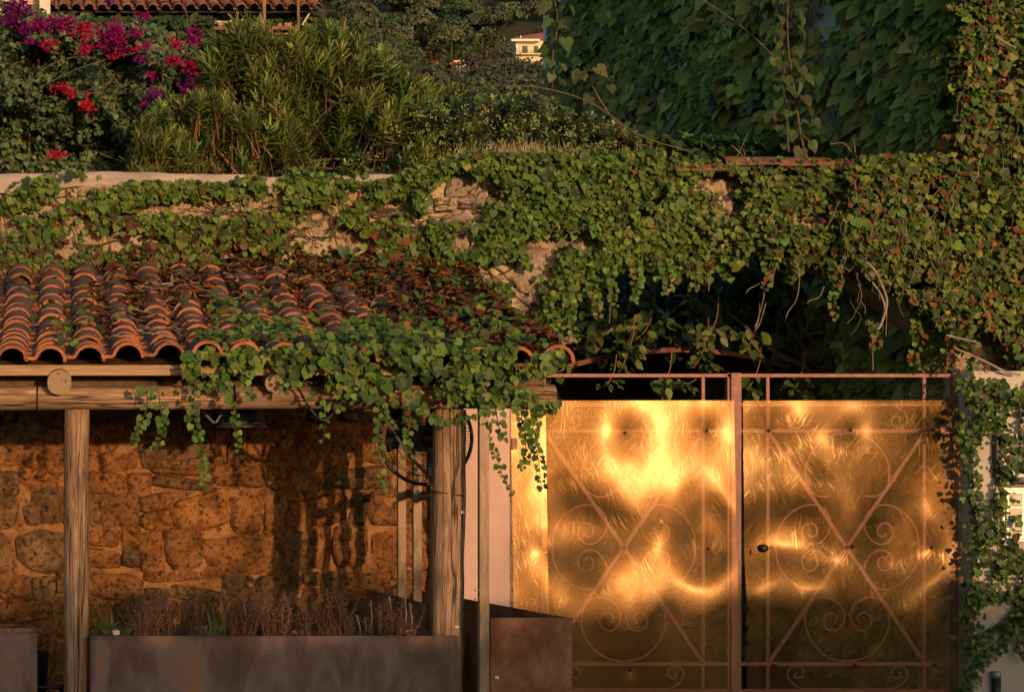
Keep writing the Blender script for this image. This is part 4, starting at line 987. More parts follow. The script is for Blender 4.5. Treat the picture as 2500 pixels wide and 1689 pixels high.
# apron of creeper hanging over the eave
k = 5200; px = RNG.uniform(430, 1362, k); py = RNG.uniform(840, 1000, k)
lowe = np.interp(px, [430,480,560,640,700,760,830,900,960,1040,1100,1180,1260,1340,1362],[880,925,930,930,915,890,950,960,985,950,965,1000,990,1030,940])+60*(vnoise(px/16, px*0+8)-.6)
keep = (py < lowe) & (RNG.random(k) < np.clip(.05+(fbm(px/45, py/30, 2)-.47)*3.2+.20*np.clip((px-960)/240,0,1), .01, .7))
px, py = px[keep], py[keep]; kk = len(px)
c = palette(kk, [G_MID, G_LIME, G_DARK, G_YEL, C_RED], [1,.6,.7,.3,.02])
wall_ivy(px, py, YE, .03+.11*RNG.random(kk), RNG.uniform(.042,.074,kk), c, 150, iv)

# hanging strands
def strand(label, group, path, Y, dens, w, size=(.028,.052), cols=None, shape='ivy', mat='leaf', stem='stem'):
    t = thing('ivy_strand', label, 'ivy strand', P(path[0][0], path[0][1], Y), group)
    c = [P(a, b, Y) for a, b in path]; c = catmull([p+Vector((0, -.012*math.sin(i*1.7), 0)) for i, p in enumerate(c)], 6)
    mb = MB(); mb.tube(c, [.0032*(1-.6*i/len(c)) for i in range(len(c))], 4); mb.build('stem', M[stem], t)
    L = sum((b-a).length for a, b in zip(c, c[1:])); n = max(5, int(L*dens*1.12)); A = np.array(c); f = np.linspace(0.02, .995, n)+RNG.normal(0,.008,n); f = np.clip(f,0,.999)*(len(A)-1)
    i0 = f.astype(int); fr = (f-i0)[:,None]; pos = A[i0]*(1-fr)+A[np.minimum(i0+1,len(A)-1)]*fr
    taper = (1-.45*f/len(A)); sg = np.where(np.arange(n)%2, 1, -1)
    pos = pos+np.stack([sg*RNG.uniform(.2,1,n)*w/F*Y*taper, -RNG.uniform(0,.03,n), RNG.normal(0,.006,n)],1)
    nn = np.array([0,-1,.4])+np.stack([sg*.25,np.zeros(n),np.zeros(n)],1)+RNG.normal(0,.3,(n,3)); tt = np.stack([sg*.55,np.full(n,-.2),np.full(n,-1.)],1)+RNG.normal(0,.25,(n,3))
    cc = palette(n, cols or [G_MID, G_LIME, G_DARK, G_YEL], [1,.7,.5,.3] if cols is None else [1]*len(cols))
    leaf_parts(t, shape, pos, nn, tt, RNG.uniform(size[0],size[1],n)*taper, cc, M[mat]); return t
GE = 'ivy strands hanging from the eave'; YS = 8.5
strand('looped leafy ivy strand below the beam right of the left log post', GE, [(352,935),(360,985),(345,1030),(330,1060),(328,1085)], YS, 60, 10)
strand('twin short ivy strand hanging just right of the looped one under the beam', GE, [(385,940),(392,1000),(398,1040),(388,1080),(372,1090)], YS, 60, 10)
strand('longest ivy strand hanging down to mid wall left of the lamp shade', GE, [(470,890),(476,950),(470,1010),(482,1050),(492,1100),(498,1150),(497,1185)], YS, 62, 11)
strand('thin ivy strand crossing in front of the lamp shade', GE, [(545,930),(560,960),(572,1000),(578,1050),(582,1095)], YS, 55, 5)
strand('short ivy strand left of the smaller log end', GE, [(596,900),(602,930),(610,955),(612,975)], YS, 60, 7)
strand('sparse drooping ivy strand in front of the sagging cable loop', GE, [(740,930),(770,975),(790,990),(796,1030),(788,1078)], YS, 30, 9)
strand('ivy strand before the right end of the beam ending above the stone wall', GE, [(905,905),(920,950),(930,990),(940,1015),(955,1035)], YS, 62, 10)
strand('ivy strand running down the left edge of the fan cage', GE, [(1000,930),(1006,980),(1000,1030),(995,1080),(993,1115)], YS, 62, 14)
strand('long thin ivy strand left of the fan on the lit stone wall', GE, [(925,990),(922,1040),(925,1100),(932,1160),(936,1198)], YS, 36, 6)
strand('ivy swag slung across the top of the right log post', GE, [(1010,985),(1050,1010),(1085,1025),(1120,1022),(1165,1010),(1195,990)], YS-.08, 75, 11)
strand('ivy strand in front of the pink pillar with a long thin tail', GE, [(1175,960),(1185,1030),(1195,1080),(1215,1120),(1228,1165),(1248,1206)], YS, 50, 6)
strand('short dense ivy strand beside the thin tailed one on the pink pillar', GE, [(1200,960),(1212,1020),(1222,1055),(1230,1075)], YS, 75, 11)
strand('dense ivy strand in front of the amber side sheet, left of two', GE, [(1268,960),(1272,1020),(1284,1065),(1282,1110),(1272,1140)], YS, 85, 11)
strand('long ivy strand in front of the amber side sheet ending lowest of two', GE, [(1300,950),(1306,1010),(1300,1060),(1314,1110),(1318,1160),(1322,1198)], YS, 80, 11)
for i,(x, y0, y1) in enumerate(((690,880,950),(830,890,1000),(860,900,980),(1100,900,1000),(1130,900,985))):
    strand(['small ivy strand over the fascia board right of its joint','ivy strand before the beam where the cables meet','ivy strand hanging just right of the cable junction','ivy strand over the beam right of the fan','ivy strand over the beam above the right log post'][i], GE, [(x,y0),(x+4,(y0+y1)/2),(x+2,y1)], YS-.02, 62, 12)
GA = 'ivy strands fringing the arch'; YQ = 10.55
arch_s = [('pointed ivy strand lowest at the left springing of the arch',[(1330,700),(1345,760),(1362,800),(1368,840)]), ('pale slender ivy strand, second of the fringe from the left',[(1372,690),(1390,740),(1395,790),(1412,830)]),
 ('bright thin ivy strand falling steeply in the dark left half of the arch',[(1440,690),(1452,730),(1458,775)]), ('ivy strand with rusty leaves above the bent branch',[(1485,640),(1492,700),(1498,745)]),
 ('broad ivy strand at the arch left of centre',[(1545,630),(1552,690),(1548,735)]), ('narrow ivy strand hanging left of the arch crown',[(1622,640),(1628,680),(1622,718)]),
 ('short ivy strand at the crown of the arch',[(1690,640),(1695,690),(1690,705)]), ('ivy strand with orange leaves right of the arch crown',[(1868,640),(1870,680),(1862,710)]),
 ('bushy ivy strand above the pale hanging root',[(2035,640),(2040,690),(2030,735),(2042,775)]), ('thin ivy strand hanging from the pale root tip',[(2130,780),(2135,830),(2138,850)]),
 ('leafy ivy strand hanging over the right corner of the gate top',[(2230,780),(2240,830),(2225,875),(2262,905)]), ('ivy strand beside the dark gap at the right springing of the arch',[(2310,850),(2318,880),(2314,905)])]
for l, p in arch_s: strand(l, GA, p, YQ, 70, 12, (.034,.05), [G_MID, G_LIME, G_YEL, G_OLIVE] if p[0][0] < 1800 else [G_MID, G_OLIVE, C_RED, G_YEL])
mb = MB()
for pts in ([(1868,700),(1862,740),(1850,780),(1843,800)], [(1860,690),(1830,705),(1822,715)], [(1945,640),(1952,680),(1945,730),(1925,760),(1918,778)], [(2012,700),(2000,725),(1975,735),(1972,742)], [(1490,745),(1488,790)], [(1735,660),(1730,710)], [(1900,640),(1890,665),(1886,700)], [(2128,800),(2130,840),(2132,905)], [(2165,760),(2163,820)], [(1870,740),(1855,790),(1845,805)]):
    mb.tube(catmull([P(a, b, YQ) for a, b in pts], 5), .0025, 4, cap=False)
tag(mb.build('bare_vine_tips', M['stem_pale'], None), 'pale bare vine tips dangling from the ivy under the arch', 'vine', kind='stuff')

# broad leaved sprigs under the arch
def sprig(label, c, rad, n, Y, size, cols, name='climber_sprig', stem_from=None):
    t = thing(name, label, 'climber', P(c[0], c[1], Y), 'broad leaved climber sprigs under the arch')
    th = RNG.uniform(0, 2*math.pi, n); r = np.sqrt(RNG.random(n)); x = c[0]+np.cos(th)*r*rad[0]; y = c[1]+np.sin(th)*r*rad[1]
    pos = np.stack([(x-HX)/F*Y, Y+RNG.normal(0,.06,n), CAMZ-(y-HY)/F*Y],1)
    nn = np.array([0.1,-.9,.7])+RNG.normal(0,.35,(n,3)); tt = np.stack([np.cos(th)*.7,np.full(n,-.3),np.full(n,-.7)],1)+RNG.normal(0,.3,(n,3))
    leaf_parts(t, 'oval', pos, nn, tt, RNG.uniform(size*.75,size*1.2,n), palette(n, cols, [1]*len(cols)), M['leaf'])
    mb = MB(); a = stem_from or (c[0]+20, c[1]-rad[1]-60)
    mb.tube(catmull([P(a[0],a[1],Y+.05), P((a[0]+c[0])/2+6,(a[1]+c[1])/2,Y+.03), P(c[0],c[1],Y), P(c[0]-rad[0]*.5,c[1]+rad[1]*.8,Y)],5), .004, 5)
    mb.build('stem', M['stem_red'], t); return t
BL = [(.085,.13,.03),(.065,.105,.026),(.11,.15,.04)]
sprig('bright leafy sprig in the middle of the dark arch', (1735,815), (38,32), 26, 11.3, .075, BL)
sprig('bright leafy sprig just right of the middle one under the arch', (1835,830), (26,30), 14, 11.3, .08, BL)
sprig('dim leafy sprig over the crown of the shed rim', (1710,870), (34,36), 22, 11.6, .07, [G_MID, G_DARK])
sprig('drooping sprig crossing the gate top rail left of the middle', (1530,868), (24,40), 20, 11.4, .066, [G_MID, G_LIME])
sprig('small sprig below the top rail, leftmost of three', (1485,935), (26,10), 9, 11.2, .045, [G_MID, G_LIME])
sprig('large leaved sprig below the top rail of the left gate leaf', (1620,938), (30,22), 13, 11.2, .075, [G_MID, G_LIME], stem_from=(1640,860))
sprig('little sprig below the top rail near the centre stile', (1665,940), (26,14), 8, 11.2, .055, [G_MID], stem_from=(1700,925))
sprig('leafy sprig right behind the centre stile of the gate', (1838,930), (24,22), 10, 11.5, .085, [G_MID, G_LIME])
sprig('bushy dark sprig behind the open top of the right gate leaf', (1945,940), (28,28), 22, 11.8, .07, [G_MID, G_DARK, G_OLIVE])
sprig('dim sprig at the left end of the shed rim', (1580,800), (60,40), 26, 12.0, .085, [G_DARK, G_OLIVE])

# dark undergrowth behind the arch
k = 5200; px = RNG.uniform(1300, 2400, k); py = RNG.uniform(560, 1120, k); dz = fbm(px/90, py/90, 3)
Yb = 13.15-1.6*dz+.5*RNG.random(k); Yb = np.where((px < 1950) & (py > np.interp(px, [1300,1560,1700,1810,1950],[930,850,860,870,905])), 99, Yb)
keep = Yb < 90; px, py, Yb = px[keep], py[keep], Yb[keep]; kk = len(px)
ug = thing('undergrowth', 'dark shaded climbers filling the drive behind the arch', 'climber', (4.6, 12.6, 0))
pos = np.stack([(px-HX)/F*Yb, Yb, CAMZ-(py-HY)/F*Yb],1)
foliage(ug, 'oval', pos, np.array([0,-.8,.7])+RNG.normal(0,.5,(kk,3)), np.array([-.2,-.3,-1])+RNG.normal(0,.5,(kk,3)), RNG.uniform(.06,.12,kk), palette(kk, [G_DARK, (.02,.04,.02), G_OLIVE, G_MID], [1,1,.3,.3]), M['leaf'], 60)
mb = MB()
for (a, b) in (((2010,980),(1900,760)),((2000,980),(2020,840)),((2060,1000),(1960,800)),((2020,1000),(1700,700)),((1960,820),(1860,620)),((2150,1000),(2200,700)),((2090,1000),(2110,760))):
    A = P(a[0],a[1],12.3); B = P(b[0],b[1],12.0); mb.tube(catmull([Vector((A.x+.3,A.y+.2,0)), A, A.lerp(B,.5)+Vector((.03,-.05,0)), B],5), [.03]*5+[.022]*5+[.012]*6, 6)
mb.build('stem', M['stem'], ug, True)

# ================================================================== CREEPER ON THE SHADED HOUSE SIDE
cr = thing('drooping_creeper', 'dense drooping dark green creeper covering the shaded side wall of the corner house', 'creeper', (5.9, 15, 2.4))
k = 52000; Yc = 10.8+9.3*RNG.random(k)**1.25; z = .15+6.6*RNG.random(k)
off = np.clip((Yc-10.5)/2.6,.2,1)*(.02+.22*RNG.random(k)**1.2+.42*np.clip(fbm(Yc*2.3, z*2.3, 3)-.3,0,1))
pos = np.stack([5.60-off, Yc, z],1); px, py = proj(pos)
blue = ell(px, py, [(2010,25,34,46),(1672,40,10,40),(1668,110,8,50),(1664,190,7,40),(2180,140,14,10)])
keep = (RNG.random(k) < blue) & (py > -120) & (px > 1338+14*fbm(py/30,py*0,2)) & (RNG.random(k) < .35+.65*np.clip((fbm(Yc*1.1+4, z*1.3, 2)-.25)*3,0,1)); pos, px, py = pos[keep], px[keep], py[keep]; kk = len(pos)
n = np.array([-.8,-.75,.45])+RNG.normal(0,.42,(kk,3)); t = np.array([-.75,-.1,-.9])+RNG.normal(0,.30,(kk,3))
sz = RNG.uniform(.065,.13,kk)*np.exp(RNG.normal(0,.2,kk)); cl = palette(kk, [(.15,.20,.042),(.20,.24,.055),(.08,.12,.032),(.22,.24,.07),(.12,.09,.04)], [1,.8,.7,.25,.04], .3)
q_ = RNG.random(kk) < .45
foliage(cr, 'lobed', pos[q_], n[q_], t[q_], sz[q_], cl[q_], M['leaf'], 150); q_ = ~q_
foliage(cr, 'oval', pos[q_], n[q_], t[q_], sz[q_]*1.1, cl[q_], M['leaf'], 100)
mb = MB()
for _ in range(60):
    y0 = rs.uniform(11.2, 20); q = Vector((5.5, y0, rs.uniform(2.3, 5))); pts = [q]
    for i in range(5): pts.append(pts[-1]+Vector((rs.uniform(-.03,.0), rs.uniform(-.05,.12), rs.uniform(.1,.3))))
    mb.tube(catmull(pts, 3), .006, 4, cap=False)
mb.build('stems', M['stem'], cr)['kind'] = 'stuff'
# heart leaved climber on its two stems, in front of that wall
def climber(label, path, Y, n, size, cols, seed, skip=0):
    t = thing('heart_leaf_climber', label, 'climber', P(path[0][0], path[0][1], Y), 'heart leaved climbers')
    c = catmull([P(a, b, Y+.06*math.sin(i)) for i, (a, b) in enumerate(path)], 8)
    mb = MB(); mb.tube(c, [.010-.005*i/len(c) for i in range(len(c))], 6); mb.build('stem', M['stem'], t, True)
    A = np.array(c); f = np.linspace(.06+skip, .98, n)*(len(A)-1); i0 = f.astype(int); fr = (f-i0)[:,None]; pos = A[i0]*(1-fr)+A[np.minimum(i0+1,len(A)-1)]*fr
    sg = np.where(np.arange(n)%2, 1, -1); pos = pos+np.stack([sg*RNG.uniform(.03,.09,n), -RNG.uniform(.02,.08,n), RNG.normal(0,.02,n)],1)
    nn = np.array([0.15,-.9,.45])+RNG.normal(0,.35,(n,3)); tt = np.stack([sg*.35,np.full(n,-.25),np.full(n,-1.)],1)+RNG.normal(0,.2,(n,3))
    leaf_parts(t, 'heart', pos, nn, tt, RNG.uniform(size*.75,size*1.25,n), palette(n, cols, [1]*len(cols)), M['leaf']); return t
HL = [(.060,.090,.030),(.048,.075,.025),(.078,.095,.036)]
climber('heart leaved climber rising on a reddish stem before the dark creeper', [(1970,388),(1955,330),(1945,260),(1935,190),(1925,120),(1922,50),(1926,-20)], 11.6, 24, .085, HL, 1)
climber('heart leaved climber on a dark stem just left of the reddish one', [(1925,372),(1922,300),(1918,220),(1912,140),(1908,60),(1902,-20)], 11.7, 18, .085, HL, 2)
climber('slanting climber with big pale leaves left of the shaded house wall', [(1570,380),(1510,310),(1462,240),(1432,180),(1425,165)], 12.2, 10, .10, HL, 3)
climber('climber with broad hanging leaves beside the distant house', [(1345,240),(1352,180),(1350,130),(1360,70),(1358,20),(1345,-20)], 12.6, 15, .10, HL, 4)
mb = MB()
for pts in ([(1985,-20),(1995,120),(2030,240),(2052,350)], [(1700,-10),(1790,50),(1850,100),(1890,140)], [(1230,210),(1320,215),(1440,250),(1560,330),(1690,372)]):
    mb.tube(catmull([P(a, b, 12.0) for a, b in pts], 6), .0055, 5)
tag(mb.build('bare_vine', M['stem'], None, True), 'dark bare vine stems looping in front of the shaded creeper', 'vine', kind='stuff')

# ================================================================== GARDEN SHRUBS
def shell(k, x0, x1, ytop, ybot, Y, amp, sc, jit, seed):
    px = RNG.uniform(x0, x1, k); yt = ytop(px); py = yt+(ybot-yt)*RNG.random(k)
    Yv = Y-amp*(fbm(px/sc+seed, py/sc+seed*2, 3)-.5)*2+jit*RNG.random(k); return px, py, Yv
def topo(xs, ys, rough=18, sc=30): return lambda px: np.interp(px, xs, ys)+rough*2*(fbm(px/sc, px*0+1, 2)-.5)
def w2(px, py, Y): return np.stack([(px-HX)/F*Y, Y, CAMZ-(py-HY)/F*Y],1)
bg = thing('bougainvillea', 'sprawling bougainvillea with magenta and crimson flower clusters over the wall at left', 'bougainvillea', (.3, 12.8, TERZ))
px, py, Yv = shell(30000, -60, 545, topo([-60,60,150,300,420,500,545],[-20,30,30,60,80,150,230]), 440, 12.9, .75, 75, .55, 2); kk = len(px)
keep = (RNG.random(kk) < np.clip(.55+(fbm(px/45+3, py/38, 3)-.42)*4, .12, 1)) & ~((px > 415) & (py < 235) & (RNG.random(kk) < .55)); px, py, Yv = px[keep], py[keep], Yv[keep]; kk = len(px)
foliage(bg, 'heart', w2(px, py, Yv), np.array([.1,-.75,.75])+RNG.normal(0,.55,(kk,3)), np.array([0,-.3,-.8])+RNG.normal(0,.6,(kk,3)), RNG.uniform(.028,.056,kk), palette(kk, [(.09,.13,.06),(.06,.095,.046),(.125,.165,.08),(.13,.16,.06)], [1,.7,.6,.3]), M['leaf_matt'], 120)
FL_ = [(110,60,40,16,0),(155,58,28,20,0),(205,75,24,18,1),(262,92,34,30,0),(285,80,22,26,0),(290,110,16,12,0),(40,20,34,26,2),(60,70,20,14,2),(118,110,20,14,1),(205,125,14,10,1),(335,80,18,12,0),(350,42,18,8,0),(470,92,20,22,0),(432,108,16,9,1),(278,138,12,8,1),(335,122,12,8,1),(425,150,20,12,1),(470,165,18,18,1),(475,180,16,10,0),(455,212,26,10,2),(490,222,16,8,2),(380,232,16,14,2),(350,252,8,8,2),(150,215,16,8,3),(175,228,12,8,3),(215,258,16,14,3),(140,378,20,8,3),(70,100,14,8,2),(300,130,10,8,0),(20,50,18,14,2),(360,110,10,8,0),(370,185,10,8,0),(345,145,12,8,2),(210,112,10,10,1),(268,4,10,8,2)]
fp = []; fc = []
CF = [((.24,.006,.085),(.17,.006,.11)), ((.30,.008,.05),(.33,.009,.07)), ((.14,.006,.11),(.12,.008,.10)), ((.42,.009,.03),(.34,.008,.04))]
for (x, y, rx, ry, kd) in FL_:
    n = int(rx*ry*.26)+10; a = RNG.uniform(0, 2*math.pi, n); r = RNG.random(n)**.8*1.15; X_ = x+np.cos(a)*r*rx+RNG.normal(0,4,n); Y_ = y+np.sin(a)*r*ry+RNG.normal(0,3,n)
    fp.append(w2(X_, Y_, 12.15+.22*RNG.random(n))); fc.append(palette(n, CF[kd], [1,1], .2))
fp = np.concatenate(fp); fc = np.concatenate(fc); kk = len(fp)
k3 = 9000; qx = RNG.uniform(-60, 520, k3); qy = RNG.uniform(40, 440, k3)
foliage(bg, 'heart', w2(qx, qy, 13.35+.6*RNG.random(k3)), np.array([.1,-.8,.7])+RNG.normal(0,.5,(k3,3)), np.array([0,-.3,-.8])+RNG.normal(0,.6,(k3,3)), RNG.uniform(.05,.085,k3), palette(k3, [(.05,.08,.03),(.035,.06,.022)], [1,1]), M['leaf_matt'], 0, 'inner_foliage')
foliage(bg, 'bract', fp, np.array([.1,-.8,.6])+RNG.normal(0,.6,(kk,3)), rand_unit(kk), RNG.uniform(.018,.034,kk), fc, M['petal'], 0, 'flowers')
mb = MB()
for pts in ([(62,240),(80,195),(130,155),(185,140),(235,143)], [(235,143),(270,180),(295,212)], [(105,210),(200,165),(330,130),(490,115)], [(330,165),(400,142),(490,125)], [(190,235),(230,215),(270,200)], [(20,60),(25,-20)], [(70,90),(85,20),(95,-30)], [(230,240),(265,205),(280,180)], [(0,200),(30,160),(60,150)], [(240,372),(270,385),(320,400)], [(440,-20),(460,60),(452,110)]):
    mb.tube(catmull([P(a, b, 12.2+.1*rs.random()) for a, b in pts], 6), .0042, 5)
mb.build('stem', M['stem'], bg, True)
mb = MB()
for _ in range(14):
    x = rs.uniform(-20, 480); y = rs.uniform(120, 330); A = P(x, y, 13.3); mb.tube(catmull([Vector((A.x+rs.uniform(-.3,.3), 13.5, TERZ)), Vector((A.x+rs.uniform(-.1,.1), 13.4, (TERZ+A.z)/2)), A], 5), .012, 5)
mb.build('trunk', M['stem'], bg, True)

def sprigs(pos, axis, nl, shape, size, up_lo, up_hi, length, cols, wts, mat, jit=.25):
    """whorls of leaves along the last stretch of every shoot"""
    k = len(pos); axis = nrm(axis); s = nrm(np.cross(axis, np.array([0.3,1,0.2]))); q = np.cross(axis, s)
    idx = np.repeat(np.arange(k), nl); j = np.tile(np.arange(nl), k); f = (j+.5)/nl
    ang = j*2.39996+np.repeat(RNG.uniform(0, 6.28, k), nl)+RNG.normal(0,.25,k*nl)
    el = R(1)*(up_lo+(up_hi-up_lo)*f+RNG.normal(0,8,k*nl))
    out = s[idx]*np.cos(ang)[:,None]+q[idx]*np.sin(ang)[:,None]
    t = axis[idx]*np.sin(el)[:,None]+out*np.cos(el)[:,None]; n = axis[idx]*np.cos(el)[:,None]-out*np.sin(el)[:,None]
    L = np.broadcast_to(np.asarray(length, float), (k,))[idx]
    p = pos[idx]-axis[idx]*((1-f)*L)[:,None]
    base = palette(k, cols, wts, jit); c = base[idx]*(1+RNG.normal(0,.14,(k*nl,1))); c = c*(.75+.5*f)[:,None]
    return shape, p, n, t, RNG.uniform(size[0], size[1], k*nl)*(1-.3*f**3), np.clip(c,.004,.9), mat
def shrub(name, label, cat, base, k, x0, x1, ytop, ybot, Y, amp, sc, jit, seed, nl, shape, size, up, length, cols, wts, mat, ax, ribs=14, parts=40, stemmat='stem_red', stemr=.0035, hole=None):
    t = thing(name, label, cat, base)
    px, py, Yv = shell(k, x0, x1, ytop, ybot, Y, amp, sc, jit, seed)
    if hole is not None:
        kp = RNG.random(len(px)) < hole(px, py); px, py, Yv = px[kp], py[kp], Yv[kp]
    pos = w2(px, py, Yv); k = len(pos)
    cx = (x0+x1)/2; axis = np.stack([(px-cx)/(x1-x0)*ax[0]+RNG.normal(0,ax[1],k), np.full(k,-ax[2])+RNG.normal(0,ax[1],k), np.ones(k)*ax[3]+RNG.normal(0,ax[1],k)],1)
    a = sprigs(pos, axis, nl, shape, size, up[0], up[1], length, cols, wts, M[mat])
    foliage(t, *a, nparts=parts)
    mb = MB(); axn = nrm(axis); bv = Vector(base)
    for i in range(k):
        p = Vector(pos[i]); d = Vector(axn[i]); L = float(length)
        mb.tube([p-d*(L*1.9), p-d*L*.9, p], [stemr*1.5, stemr, stemr*.5], 3, cap=False)
    mb.build('twigs', M[stemmat], t)['kind'] = 'stuff'
    mb = MB()
    for i in RNG.choice(k, min(ribs, k), replace=False):
        p = Vector(pos[i]); b0 = bv+Vector((rs.uniform(-.35,.35), rs.uniform(-.15,.2), 0)); m_ = b0.lerp(p,.5)+Vector((rs.uniform(-.06,.06)-.12*(p.x-bv.x), 0, .0))
        mb.tube(catmull([b0, m_, p-Vector(axn[i])*length], 6), [.014-.009*q_/12 for q_ in range(13)], 5)
    mb.build('branch', M[stemmat], t, True); return t
OC = [(.11,.155,.036),(.155,.19,.044),(.075,.115,.030),(.20,.205,.05)]
shrub('narrow_leaf_shrub', 'tall narrow leaved shrub with upright shoots in the middle of the garden', 'shrub', tuple(P(690,430,12.4)), 900, 490, 1130, topo([490,520,600,690,760,800,860,900,1000,1130],[150,100,40,95,90,45,95,85,190,215],26,26), 420, 12.2, .55, 95, .5, 4, 20, 'lance', (.095,.15), (5,62), .18, OC, [1,.8,.7,.3], 'leaf', (1.5,.22,.25,1.0), 9, 60, stemr=.0025, stemmat='stem',
      hole=lambda px, py: np.clip(1.15-np.clip((py-330)/90,0,1)*.75, 0, 1))
shrub('narrow_leaf_shrub', 'lower yellowish narrow leaved shrub leaning left before the bougainvillea', 'shrub', tuple(P(560,430,12.0)), 340, 322, 620, topo([322,345,400,440,520,620],[350,310,230,225,240,270],16,22), 420, 11.85, .3, 70, .35, 6, 22, 'lance', (.075,.115), (12,66), .15, [(.125,.17,.048),(.095,.14,.042),(.17,.195,.055)], [1,.8,.6], 'leaf', (-.2,.2,.3,.9), 7, 50)
PC = [(.055,.098,.028),(.075,.12,.032),(.11,.15,.042),(.04,.072,.024)]
pt = shrub('berry_shrub', 'dense glossy evergreen shrub with small pale green berries behind the wall top', 'shrub', tuple(P(1180,400,12.2)), 1700, 830, 1560, topo([830,930,1010,1080,1200,1360,1460,1560],[370,360,255,238,222,245,290,330],14,30), 425, 12.0, .45, 55, .45, 8, 13, 'obov', (.040,.064), (-5,50), .05, PC, [1,1,.5,.6], 'leaf_gloss', (.6,.4,.55,.8), 12, 60, 'stem', .003, hole=lambda px, py: np.clip(.55+(fbm(px/40,py/40,2)-.4)*3,.1,1))
bm = bmesh.new()
for _ in range(150):
    x = rs.uniform(870,1500); y = rs.uniform(240,400)
    if y < np.interp(x, [870,1010,1200,1360,1500],[365,262,235,258,310]): continue
    c0 = P(x, y, 11.62)
    for j in range(rs.randint(2,5)):
        bmesh.ops.create_icosphere(bm, subdivisions=1, radius=.0075, matrix=Matrix.Translation(c0+Vector((rs.uniform(-.02,.02), rs.uniform(-.02,.02), rs.uniform(-.018,.018)))))
me = bpy.data.meshes.new('berries'); bm.to_mesh(me); bm.free(); M['berry'] = plain('berry', (.20,.23,.075), .5); me.materials.append(M['berry']); me.polygons.foreach_set('use_smooth', [True]*len(me.polygons))
link(bpy.data.objects.new('berries', me), pt)['kind'] = 'stuff'
shrub('berry_shrub', 'smaller evergreen berry shrub low at the right edge of the bushes', 'shrub', tuple(P(1560,400,12.6)), 420, 1420, 1760, topo([1420,1500,1620,1760],[300,330,365,385],10,30), 425, 12.5, .3, 55, .4, 9, 13, 'obov', (.045,.07), (-5,50), .05, PC, [1,.7,.2,1], 'leaf_gloss', (.6,.4,.55,.8), 6, 20, 'stem', .003)
# shaded low plants at the foot of the creeper wall
k = 2600; px = RNG.uniform(1480, 2330, k); py = RNG.uniform(330, 410, k); Yv = 12.3+.8*RNG.random(k); wb_ = thing('weeds', 'dim weedy leaves between the wall top and the dark creeper', 'weeds', tuple(P(1900,410,12.4)))
foliage(wb_, 'heart', w2(px,py,Yv), np.array([0,-.7,.8])+RNG.normal(0,.5,(k,3)), np.array([0,-.3,-.7])+RNG.normal(0,.6,(k,3)), RNG.uniform(.05,.09,k), palette(k,[G_DARK,(.03,.06,.03),G_MID],[1,.6,.4]), M['leaf_matt'], 30)
# dry grass on the wall top
gr_ = thing('dry_grass', 'tuft of pale dry grass standing on the wall top before the berry shrub', 'grass', tuple(P(1270,388,YA)))
k = 260; px = np.concatenate([RNG.normal(1275,60,200), RNG.normal(1140,30,40), RNG.normal(1540,40,20)]); pos = w2(px, np.interp(px,[1060,1130,1400,2200],[412,392,386,394])+2, np.full(k, YA+.12)+.1*RNG.random(k))
o = foliage(gr_, 'blade', pos, np.array([0,-1,.1])+RNG.normal(0,.3,(k,3)), np.array([0,0,1.])+RNG.normal(0,.28,(k,3)), RNG.uniform(.05,.16,k), palette(k,[(.32,.25,.15),(.22,.17,.10)],[1,1]), M['leaf_dry'], 0, 'blades')
gr_ = thing('dry_stalks', 'few bent dry stalks sticking up from the wall top below the creeper', 'grass', tuple(P(1800,390,YA)))
mb = MB()
for (a, b, c_) in (((1815,382),(1798,365),(1786,354)),((1800,380),(1815,350),(1826,325)),((2080,372),(2060,350),(2028,352)),((2088,372),(2086,350),(2082,338)),((1540,380),(1530,365),(1528,352)),((1580,385),(1565,362),(1552,348)),((1818,380),(1816,370),(1815,362))):
    mb.tube(catmull([P(*a,YA+.05),P(*b,YA+.03),P(*c_,YA)],4), .0022, 4, cap=False)
mb.build('stalks', M['stem_pale'], gr_)

# ================================================================== GARDEN HOUSE AND SHED ROOF, UPPER LEFT
YH = 26.0; SH = YH/F
gh = thing('garden_house', 'old stone house with a clay tile eave above the bougainvillea', 'house', (1.6, YH+1, TERZ))
mb = MB(); mb.grid(lambda u, v: (XX(-80,YH)+u*(XX(765,YH)-XX(-80,YH)), YH+.35+.02*noise.noise(Vector((u*40,0,v*40))), TERZ+v*(ZZ(18,YH)-TERZ)), 60, 50); mb.f = [f[::-1] for f in mb.f]; mb.build('wall', M['rubble'], gh)
mb = MB(); mb.box(XX(-80,YH), YH+.38, TERZ, XX(762,YH), YH+4, ZZ(20,YH)); mb.build('wall_core', M['rubble'], gh)
def big_tile():
    pf = [(-.1,.012),(-.06,.0),(-.03,.014)]+[(.03+.075*math.cos(R(a)), .005+.085*math.sin(R(a))) for a in (160,130,100,70,40,5)]; n = len(pf); mb = MB()
    v = [(x,0,z+.022) for x,z in pf]+[(x,.42,z*.9+.022) for x,z in pf]+[(x,0,z) for x,z in pf]+[(x,.42,z*.9) for x,z in pf]
    mb.add(v,[(i,i+1,n+i+1,n+i) for i in range(n-1)]+[(i+1,i,2*n+i,2*n+i+1) for i in range(n-1)]+[(2*n+i+1,2*n+i,3*n+i,3*n+i+1) for i in range(n-1)]); return mb.mesh('roof_tile', M['tile_old'], True)
BT = big_tile()
